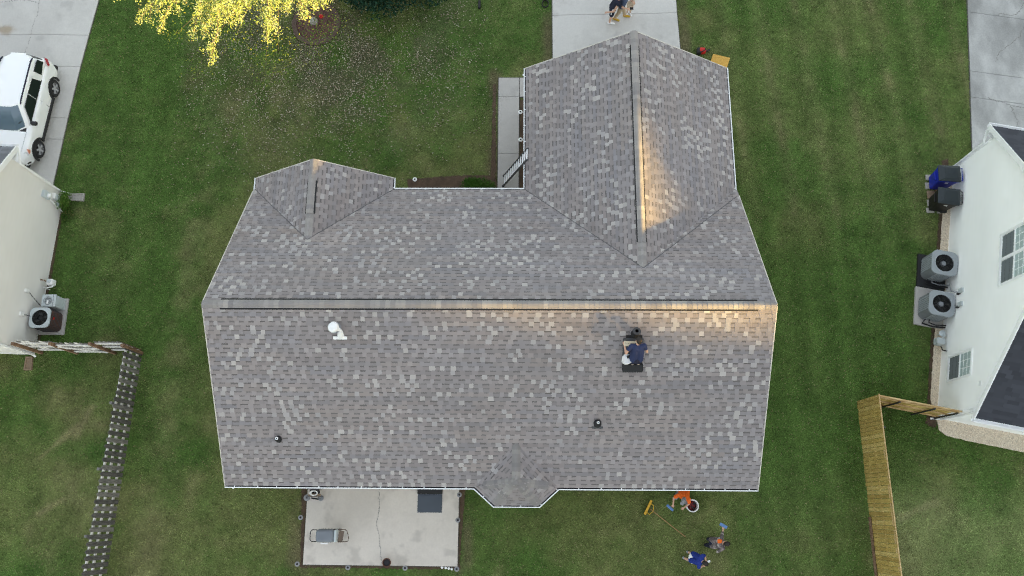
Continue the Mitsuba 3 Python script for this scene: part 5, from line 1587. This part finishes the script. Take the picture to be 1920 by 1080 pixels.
# ------------------------------------------------------------------ the parked car
CAR = thing('car', 'white sport utility car parked on the light grey driveway', 'car')
CM = T_(-19.76, 14.66, .05, math.atan2(-1, -.07))


def carput(name, m_, mm, sm=False, parent=None):
    return obj(name, move(m_, (0, 0, 0), 0, CM), mm, parent or CAR, smooth=sm)


ST = [(-2.30, .60, .50, .86), (-2.26, .74, .38, .98), (-2.10, .86, .30, 1.06), (-1.80, .905, .27, 1.06), (-1.0, .915, .25, 1.03), (0.0, .912, .25, 1.01), (.70, .912, .25, 1.01), (1.05, .908, .25, 1.00), (1.45, .892, .26, .965), (1.72, .862, .27, .915), (1.92, .78, .30, .84), (2.04, .66, .36, .76), (2.10, .50, .44, .66)]


def section(x, w, zb, zt):
    h = zt - zb
    half = [(0, zb), (w * .86, zb), (w * .96, zb + .07 * h), (w * .985, zb + .30 * h), (w, zb + .55 * h), (w * .985, zb + .72 * h), (w * .955, zt - .07), (w * .90, zt - .02), (w * .80, zt + .004), (w * .45, zt + .022), (0, zt + .026)]
    return [(x, -y, z) for y, z in half] + [(x, y, z) for y, z in half[-2:0:-1]]


def loft(secs):
    k = len(secs[0]); V = A([p for s in secs for p in s]); F = []
    for i in range(len(secs) - 1):
        for j in range(k):
            a, b = i * k + j, i * k + (j + 1) % k
            F += [[a, b, b + k], [a, b + k, a + k]]
    V = np.vstack([V, A(secs[0]).mean(0), A(secs[-1]).mean(0)]); n0 = len(V) - 2
    for j in range(k):
        F += [[n0, (j + 1) % k, j], [n0 + 1, (len(secs) - 1) * k + j, (len(secs) - 1) * k + (j + 1) % k]]
    t = trimesh.Trimesh(V, F, process=False)
    if t.volume < 0:
        t.invert()
    return t


def man(t):
    return m3.Manifold(m3.Mesh(np.asarray(t.vertices, np.float32), np.asarray(t.faces, np.uint32)))


bodyt = loft([section(*s) for s in ST])
bm = man(bodyt)
WX = (-1.32, 1.32)
for x in WX:
    c = m3.Manifold.cylinder(3.0, .40, .40, 40, True).rotate([90, 0, 0]).translate([x, 0, .33])
    core = m3.Manifold.cube([.9, 1.16, .9], True).translate([x, 0, .33])
    bm = bm - (c - core)
carput('body', tm(bm), 'car_paint', 28)
sp_ = lambda x, y, z, r: m3.Manifold.sphere(r, 14).translate([x, y, z])
cab = m3.Manifold.batch_hull([sp_(x, s * y, z, r) for s in (-1, 1) for x, y, z, r in ((.68, .70, .98, .06), (.90, .36, .98, .06), (-2.06, .74, 1.0, .06), (-2.20, .40, 1.0, .06), (.0, .56, 1.52, .08), (-1.0, .62, 1.58, .08), (-1.84, .54, 1.51, .08), (.14, .24, 1.565, .06), (-2.02, .24, 1.545, .06), (-1.0, .3, 1.615, .06))])
carput('cabin', tm(cab), 'car_paint', 25)


def patch(pts, off, thick=.006):
    """thin glass laid on the cabin: a quad or polygon pushed out along its normal"""
    P = A(pts, float); n = np.cross(P[1] - P[0], P[2] - P[0]); n /= np.linalg.norm(n)
    if np.dot(n, P.mean(0) - A([-.6, 0, .9])) < 0:
        n = -n
    return trimesh.convex.convex_hull(np.vstack([P + n * off, P + n * (off - thick * 4)]))


ws = [(.90, -.34, 1.045), (.90, .34, 1.045), (.215, .22, 1.585), (.215, -.22, 1.585), (.70, -.63, 1.05), (.70, .63, 1.05), (.085, .50, 1.565), (.085, -.50, 1.565)]
carput('windshield', patch(ws, .022), 'windshield')
carput('wiper_cowl', rbox(.76, .92, -.66, .66, 1.0, 1.035, .015), 'car_clad')
for s in (1, -1):
    carput('wiper', bar((.84, s * .05 + .1, 1.05), (.60, s * .3 + .25, 1.25), .02, .015), 'black')
carput('rear_window', patch([(-2.235, -.36, 1.12), (-2.235, .36, 1.12), (-2.10, .22, 1.50), (-2.10, -.22, 1.50), (-2.13, -.66, 1.12), (-2.13, .66, 1.12), (-1.96, .50, 1.48), (-1.96, -.50, 1.48)], .02), 'car_glass')


def sidey(z, s):
    return s * (.800 - (z - 1.0) / .58 * .10)


for s in (1, -1):
    g = lambda pts: patch([(x, sidey(z, s), z) for x, z in pts], .008)
    carput('front_window', g([(.52, 1.06), (-.42, 1.06), (-.42, 1.50), (.10, 1.48)]), 'car_glass')
    carput('rear_side_window', g([(-.46, 1.06), (-1.22, 1.08), (-1.10, 1.50), (-.46, 1.50)]), 'car_glass')
    carput('quarter_window', g([(-1.46, 1.12), (-1.98, 1.20), (-1.92, 1.48), (-1.40, 1.50)]), 'car_glass')
    carput('belt_trim', bar((.60, s * .775, 1.035), (-1.30, s * .775, 1.045), .02, .025), 'black')
    carput('roof_rail', tube([(.05, s * .585, 1.56), (-.1, s * .60, 1.63), (-1.0, s * .625, 1.675), (-1.75, s * .60, 1.645), (-1.9, s * .59, 1.58)], .026, 8), 'navy_dark', 50)
    mr = carput('mirror', rbox(.50, .66, min(s * .84, s * 1.06), max(s * .84, s * 1.06), 1.0, 1.16, .05), 'car_clad', 40)
    carput('sill', rbox(-.92, .92, min(s * .86, s * .935), max(s * .86, s * .935), .22, .36, .03), 'car_clad', 40)
    for x in WX:
        a = np.linspace(-.25, math.pi + .25, 18)
        carput('arch', cat_([bar((x + .425 * math.cos(a[i]), s * .90, .33 + .425 * math.sin(a[i])), (x + .425 * math.cos(a[i + 1]), s * .90, .33 + .425 * math.sin(a[i + 1])), .055, .075, up=(math.cos((a[i] + a[i + 1]) / 2), 0, math.sin((a[i] + a[i + 1]) / 2))) for i in range(17)]), 'car_clad')
        tyre = lathe([(.22, -.11), (.31, -.115), (.345, -.08), (.35, 0), (.345, .08), (.31, .115), (.22, .11)], n=36)
        R90 = trimesh.transformations.rotation_matrix(math.pi / 2 * -s, [1, 0, 0])
        pl_ = lambda m_: move(move(m_, (0, 0, 0), 0, R90), (x, s * .81, .35))
        w = carput('wheel', pl_(tyre), 'black_rubber', 40)
        rim = [lathe([(.235, -.05), (.24, .10), (.215, .105), (.20, .02), (.20, -.05)], n=32), lathe([(0, .06), (.06, .06), (.07, .09), (0, .10)], n=20)]
        for i in range(5):
            b = bar((.04, 0, .085), (.215, 0, .095), .075, .03); b.apply_transform(trimesh.transformations.rotation_matrix(i * 2 * math.pi / 5 + .3, [0, 0, 1])); rim.append(b)
        carput('rim', pl_(cat_(rim)), 'rim', 30, w)
        carput('hub_shade', pl_(lathe([(0, .01), (.20, .01)], n=28)), 'black', False, w)
    carput('headlight', trimesh.convex.convex_hull(A([(1.78, s * .842, .78), (1.99, s * .60, .74), (1.70, s * .858, .86), (1.92, s * .58, .835), (1.70, s * .78, .918), (1.86, s * .56, .87)])), 'lens', False)
    carput('indicator', trimesh.convex.convex_hull(A([(1.60, s * .884, .80), (1.74, s * .862, .79), (1.58, s * .888, .88), (1.68, s * .866, .885), (1.60, s * .80, .945)])), 'amber_lens')
    carput('fog_lamp', bar((1.93, s * .79, .50), (2.08, s * .54, .47), .03, .07), 'black')
    carput('tail_light', trimesh.convex.convex_hull(A([(-2.0, s * .895, .96), (-2.25, s * .76, .98), (-2.0, s * .86, 1.12), (-2.22, s * .70, 1.13), (-1.9, s * .90, 1.04)])), 'red_lens')
    carput('door_handle', bar((-.30, s * .925, .88), (-.50, s * .925, .885), .02, .03), 'car_paint')
    carput('door_handle', bar((-1.05, s * .925, .90), (-1.25, s * .925, .905), .02, .03), 'car_paint')
    carput('door_seam', bar((-.47, s * .912, .40), (-.47, s * .885, .96), .008, .012, up=(0, 1, 0)), 'dark_grey')
carput('grille', trimesh.convex.convex_hull(A([(1.99, y, z) for y, z in ((-.5, .70), (.5, .70), (-.4, .48), (.4, .48))] + [(2.105, y, z) for y, z in ((-.46, .68), (.46, .68), (-.40, .52), (.40, .52))])), 'black')
for z in (.55, .61, .67):
    carput('grille_bar', bar((2.115, -.42, z), (2.115, .42, z), .022, .016), 'alu')
carput('lower_bumper', rbox(1.80, 2.10, -.66, .66, .24, .36, .05), 'car_clad', 40)
carput('rear_bumper', rbox(-2.32, -1.95, -.80, .80, .26, .46, .06), 'car_clad', 40)
carput('spoiler', rbox(-2.10, -1.90, -.30, .30, 1.565, 1.60, .015), 'car_paint', 40)
carput('hood_seam', cat_([bar((1.72, s * .62, .945), (.92, s * .70, 1.032), .010, .006) for s in (1, -1)]), 'mid_grey')


# ------------------------------------------------------------------ plants
def leaf_mesh(P, size, r, flat=0.4, nrm=None):
    """one small folded leaf (two triangles) at each point, random attitude"""
    n = len(P)
    a = r.uniform(0, 2 * np.pi, n); t = r.normal(0, flat, (n, 2))
    d = np.stack([np.cos(a), np.sin(a), t[:, 0]], 1); d /= np.linalg.norm(d, axis=1, keepdims=True)
    s = np.stack([-np.sin(a), np.cos(a), t[:, 1]], 1); s /= np.linalg.norm(s, axis=1, keepdims=True)
    L = size * r.uniform(.7, 1.3, n)[:, None]
    W = L * r.uniform(.35, .5, n)[:, None]
    V = np.stack([P - d * L / 2, P + s * W / 2, P + d * L / 2, P - s * W / 2], 1).reshape(-1, 3)
    k = np.arange(n)[:, None] * 4
    F = np.stack([k + [0, 1, 2], k + [0, 2, 3]], 1).reshape(-1, 3)
    return V, F


def leaf_colours(n, cols, r, w=None):
    c = A(cols)[r.choice(len(cols), n, p=w)] * r.uniform(.8, 1.2, (n, 1))
    return np.repeat(c, 4, 0)


scene['mat_leaf'] = {'type': 'principledthin', 'base_color': VC, 'roughness': 0.6, 'diff_trans': 0.7, 'spec_trans': 0.0, 'eta': 1.33}

# yellow tree: trunk off the top of the frame, long arching limbs hung with tufts
yr_ = np.random.default_rng(21)
YT = thing('yellow_tree', 'sunlit yellow-leaved tree with long arching branches over the front yard', 'tree')
base = A([-9.6, 21.2, 0])
obj('trunk', bumpy(tube([base, base + [.05, -.1, 1.2], base + [.1, -.15, 2.6], base + [.0, -.1, 4.2]], [.22, .16, .14, .11], 12), .03, 4, 1), 'bark', YT, smooth=50)
LIMBS = [((-14.5, 17.3, 5.0), .7), ((-14.0, 18.4, 5.8), .6), ((-12.9, 16.6, 5.6), .6), ((-10.35, 14.3, 4.9), .6), ((-11.15, 14.9, 5.1), .5), ((-12.4, 15.6, 5.0), .6), ((-13.1, 16.2, 4.9), .7), ((-8.85, 15.0, 5.0), .5), ((-11.0, 15.8, 5.6), .5), ((-13.9, 16.8, 5.1), .6), ((-10.1, 15.6, 5.7), .5), ((-9.6, 15.4, 5.5), .4), ((-8.1, 16.3, 5.2), .35), ((-14.9, 18.2, 5.4), .7), ((-15.0, 19.6, 6.0), .6), ((-7.3, 15.95, 5.0), .3), ((-6.9, 16.6, 4.6), .3), ((-12.2, 16.9, 6.0), .6), ((-10.8, 17.2, 6.3), .5), ((-9.4, 17.2, 6.2), .4), ((-13.0, 17.6, 6.0), .5), ((-11.6, 18.2, 6.8), .4), ((-8.7, 18.0, 6.5), .35), ((-10.1, 18.6, 7.0), .4), ((-12.6, 19.2, 6.6), .5), ((-8.0, 19.6, 6.3), .3), ((-10.0, 20.3, 7.6), .2), ((-12.0, 21.5, 6.8), .3), ((-7.6, 22.0, 6.2), .3), ((-9.8, 23.5, 6.4), .3)]
LP_, LC_ = [], []
for i, (tip, dr_p) in enumerate(LIMBS):
    tip = A(tip); st_ = base + A([0, -.1, 2.6 + yr_.uniform(0, 1.5)])
    mid = st_ * .45 + tip * .55 + A([yr_.normal(0, .25), yr_.normal(0, .2), .9 + dr_p])
    t = np.linspace(0, 1, 26)[:, None]
    C = (1 - t) ** 2 * st_ + 2 * t * (1 - t) * mid + t ** 2 * tip + np.cumsum(yr_.normal(0, .022, (26, 3)), 0)
    obj('limb', tube(C, np.linspace(.055, .010, 26), 6), 'bark', YT, smooth=60)
    shoots = [(C[8:], 1.0)]
    for j in range(12):
        k0 = yr_.integers(7, 23); d = unit(C[k0 + 2] - C[k0]); s = np.cross(d, [0, 0, 1]); sgn = yr_.choice([-1, 1])
        L = yr_.uniform(.55, 1.5) * (1 - (k0 - 8) / 24)
        e = C[k0] + (d * .8 + s * sgn * .65 + A([0, 0, -.15])) * L
        m_ = (C[k0] + e) / 2 + [0, 0, .10]
        tt = np.linspace(0, 1, 9)[:, None]
        B = (1 - tt) ** 2 * C[k0] + 2 * tt * (1 - tt) * m_ + tt ** 2 * e
        obj('twig', tube(B, np.linspace(.018, .006, 9), 5), 'bark', YT, smooth=60)
        shoots.append((B, .8))
    for B, kk in shoots:
        d = np.r_[0, np.cumsum(np.linalg.norm(np.diff(B, axis=0), axis=1))]
        nt = int(d[-1] / .085) + 1
        for s in np.linspace(0.02, 1, nt) * d[-1]:
            q = A([np.interp(s, d, B[:, c]) for c in range(3)]) + yr_.normal(0, .03, 3)
            if yr_.random() < .10 + .25 * (s < .25 * d[-1]):
                continue
            n = int(yr_.uniform(20, 34) * kk)
            LP_.append(q + yr_.normal(0, 1, (n, 3)) * A([.075, .075, .055]))
Pn = np.vstack(LP_)
V, F = leaf_mesh(Pn, .070, yr_, .6)
obj('crown', (V, F), 'leaf', YT, color=leaf_colours(len(Pn), [(.52, .60, .20), (.62, .68, .32), (.42, .52, .13), (.26, .38, .08), (.72, .76, .50), (.38, .27, .10)], yr_, [.30, .25, .18, .13, .10, .04]), kind='stuff')
# lower, still green sprays of the same tree
Q = []
for (x, y, z, s_) in ((-9.7, 15.7, 2.4, .5), (-12.4, 15.9, 2.0, .35), (-8.2, 16.9, 1.6, .5), (-7.9, 17.4, 1.8, .4), (-9.2, 16.2, 2.6, .5), (-13.3, 17.2, 2.2, .3), (-8.3, 18.2, 1.9, .45), (-10.8, 17.0, 2.6, .6), (-10.0, 18.2, 3.0, .7), (-11.8, 17.8, 2.8, .6), (-8.6, 19.2, 3.0, .5), (-12.0, 19.5, 3.2, .7), (-9.9, 20.4, 3.4, .9), (-7.4, 18.0, 1.6, .35)):
    n = int(420 * s_)
    Q.append(A([x, y, z]) + yr_.normal(0, 1, (n, 3)) * A([s_ * .9, s_ * .9, s_ * .5]))
    obj('twig', tube([base + [0, -.1, 2.2], (base + A([x, y, z + 1.6])) / 2 + [0, 0, .5], (x, y, z)], [.03, .02, .006], 5), 'bark', YT, smooth=60)
Q = np.vstack(Q); Q = Q[Q[:, 2] > .8]
V, F = leaf_mesh(Q, .075, yr_, .5)
obj('lower_sprays', (V, F), 'leaf', YT, color=leaf_colours(len(Q), [(.10, .20, .04), (.17, .27, .06), (.30, .36, .07), (.5, .5, .08)], yr_, [.4, .3, .2, .1]), kind='stuff')


def shrub(name, label, cat, c, rx, ry, h, n, size, cols, m_='leaf', seed=0, lobes=9, stems=5, z0=.1):
    r = np.random.default_rng(seed); k = thing(name, label, cat)
    c = A(c, float)
    for i in range(stems):
        a = r.uniform(0, 6.28)
        obj('stem', tube([c + [.05 * math.cos(a), .05 * math.sin(a), 0], c + [rx * .25 * math.cos(a), ry * .25 * math.sin(a), h * .45], c + [rx * .5 * math.cos(a), ry * .5 * math.sin(a), h * .8]], [.03 * h, .02 * h, .008 * h], 6), 'bark', k, smooth=60)
    L = []
    for i in range(lobes):
        a, rr = r.uniform(0, 6.28), math.sqrt(r.uniform(0, 1))
        o = c + [rx * .7 * rr * math.cos(a), ry * .7 * rr * math.sin(a), z0 + (h - z0) * r.uniform(.35, .85) * (1 - .35 * rr * rr)]
        q = r.normal(0, 1, (n // lobes, 3)); q /= np.linalg.norm(q, axis=1, keepdims=True)
        q *= (r.uniform(.2, 1.9, (n // lobes, 1)) ** .5)
        L.append(o + q * A([rx * .42, ry * .42, h * .24]) * r.uniform(.8, 1.2))
    P = np.vstack(L); P = P[P[:, 2] > .03]
    V, F = leaf_mesh(P, size, r, .6)
    obj('crown', (V, F), m_, k, color=leaf_colours(len(P), cols, r), kind='stuff')
    return k


shrub('shrub', 'dark blue-green shrub at the top of the front yard near the yellow tree', 'shrub', (-5.5, 20.5, 0), 2.1, 1.5, 2.3, 10000, .16, [(.018, .05, .035), (.03, .075, .05), (.05, .10, .065), (.02, .055, .028)], seed=3, lobes=16)
shrub('shrub', 'small bushy green shrub beside the front walk and ladder foot', 'shrub', (-1.85, 11.75, 0), .62, .42, .70, 2600, .07, [(.03, .085, .012), (.05, .12, .02), (.07, .14, .03)], seed=4, lobes=10)
shrub('vine', 'leafy green vine climbing at the corner of the beige house', 'vine', (-17.72, 11.18, 0), .28, .42, .62, 700, .08, [(.06, .14, .02), (.10, .20, .04), (.14, .22, .05)], seed=5, lobes=7)
shrub('vine', 'low dark green weeds at the foot of the beige wall boxes', 'weeds', (-17.62, 10.75, 0), .22, .35, .35, 380, .075, [(.04, .10, .02), (.07, .13, .03), (.12, .14, .04)], seed=6, lobes=6)

# unseen trees added south-east, heights shaped to block low sun below the ridges
tr_ = np.random.default_rng(31)
pdir = A([math.cos(SUN_AZ), math.sin(SUN_AZ)])             # across the sun's direction
sdir = A([math.sin(SUN_AZ), -math.cos(SUN_AZ)])
HC = A([7.3, 5.5]); D0 = 46.0
PC = float(HC @ pdir); SC = float(HC @ sdir)
def tree_top(p):
    """height of the added tree row, shaped to set where the sun falls"""
    base_h = 6.85 + math.tan(SUN_EL) * D0
    return base_h + TREE_LIFT(p)
TREE_LIFT = lambda p: float(np.interp(p, [-20, 0, 2.5, 4.4, 6.0, 7.6, 9.0, 10.4, 11.2, 12.4, 14, 17, 40], [5.0, 4.8, 3.2, 1.5, .70, -.1, -.75, -.68, .0, 1.8, 2.6, 3.6, 4.5]))  # lifts along the added row shape the sunlit patches
for i, p in enumerate(np.arange(-22, 44, 1.75)):
    k = thing('sun_block_tree', 'unseen tall leafy tree added to block the low sun', 'tree', 'unseen trees added to block the sun')
    top = tree_top(p) + tr_.uniform(-.12, .12)
    q = pdir * (p) + sdir * (SC + D0 + tr_.uniform(-1.2, 1.2) + (i % 2) * 2.2)
    c = A([q[0], q[1], 0])
    obj('trunk', tube([c, c + [.1, 0, top * .35], c + [0, .1, top * .7]], [.35, .26, .12], 10), 'bark', k, smooth=50)
    L = []
    n = 1900
    z = tr_.uniform(0, 1, n) ** .8
    prof = np.interp(z, [0, .15, .4, .7, .9, 1.0], [1.2, 1.75, 1.85, 1.6, 1.15, .35])
    a, rr = tr_.uniform(0, 6.28, n), np.sqrt(tr_.uniform(.25, 1, n))
    wob = .8 + .4 * meshkit.noise(np.stack([np.cos(a) * 2 + i * 7, np.sin(a) * 2, z * 6], 1), 4)
    P = np.stack([c[0] + prof * rr * wob * np.cos(a), c[1] + prof * rr * wob * np.sin(a), 1.0 + z * (top - 1.1)], 1)
    V, F = leaf_mesh(P, .62, tr_, .7)
    obj('crown', (V, F), 'leafvc', k, color=leaf_colours(n, [(.04, .085, .02), (.06, .11, .03), (.05, .09, .03)], tr_), kind='stuff')
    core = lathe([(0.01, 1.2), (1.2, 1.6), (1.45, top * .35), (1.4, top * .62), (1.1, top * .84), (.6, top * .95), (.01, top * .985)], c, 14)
    obj('sun_block_core', bumpy(core, .25, .6, i), 'opaque_core', k, smooth=50)  # solid core keeps the sun from leaking through the added crown
mat('opaque_core', (.02, .04, .012), 1.0, spec=.1)

# fallen leaves
fr2 = np.random.default_rng(41)
ALLP = shapely.union_all([g.buffer(0) for g in NOGRASS])
shapely.prepare(ALLP)
n = 60000
X = fr2.uniform(-15, -0.9, n); Y = fr2.uniform(10.9, 22.5, n)
keep = fr2.random(n) < litter(X, Y) * (.25 + .75 * sm(.35, .65, noise2(X, Y, .7, 3, 12))) * .60
X, Y = X[keep], Y[keep]
ex = fr2.uniform(-14, -1, 700), fr2.uniform(11, 22, 700)
X, Y = np.r_[X, ex[0]], np.r_[Y, ex[1]]
ok = ~shapely.contains_xy(ALLP, X, Y); X, Y = X[ok], Y[ok]
P = np.stack([X, Y, fr2.uniform(.05, .075, len(X))], 1)
V, F = leaf_mesh(P, .062, fr2, .25)
tag(obj('fallen_leaves', (V, F), 'blade', color=leaf_colours(len(P), [(.31, .25, .19), (.36, .31, .24), (.24, .185, .14), (.44, .41, .33), (.55, .53, .42), (.20, .14, .11)], fr2, [.28, .24, .2, .14, .06, .08])), 'dry pale fallen leaves scattered over the front lawn under the tree', 'leaves', kind='stuff')

# grass
gr_ = np.random.default_rng(51)
n = 900000
X = gr_.uniform(-24.5, 22.5, n); Y = gr_.uniform(-3.6, 22.6, n)
k = -28.0
keep = (np.abs(X) < 18.6 + (Y + 2.5) * .20) & ~((X > XL + .7) & (X < XR - .7) & (Y > 1.2) & (Y < 10.2))
X, Y = X[keep], Y[keep]
ok = ~shapely.contains_xy(ALLP, X, Y); X, Y = X[ok], Y[ok]
n = len(X)
col = lawn_colour(X, Y)
dryk = gr_.random(n)
col = col * gr_.uniform(.55, 1.6, (n, 1)) * (.55 + .9 * noise2(X, Y, 6.5, 2, 17))[:, None]
col = np.where((dryk < .06)[:, None], A([.26, .235, .12]) * gr_.uniform(.7, 1.2, (n, 1)), col)
tall = .75 + .6 * noise2(X, Y, 1.6, 3, 15)
a = gr_.uniform(0, 2 * np.pi, n); L = gr_.uniform(.035, .075, n) * tall; W = gr_.uniform(.010, .020, n); ln = gr_.uniform(.3, 1.3, n)
dx, dy = np.cos(a), np.sin(a)
B = np.stack([X, Y, np.full(n, -.004)], 1)
S_ = np.stack([-dy, dx, 0 * a], 1) * W[:, None]
Tp = B + np.stack([dx * np.sin(ln) * L, dy * np.sin(ln) * L, np.cos(ln) * L], 1)
V = np.stack([B - S_, B + S_, Tp], 1).reshape(-1, 3)
F = np.arange(3 * n).reshape(-1, 3)
cc_ = np.repeat(col, 3, 0); cc_[2::3] *= 1.15; 
tag(obj('grass', (V, F), 'blade', color=cc_), 'short green grass blades of the lawns', 'grass', kind='stuff')
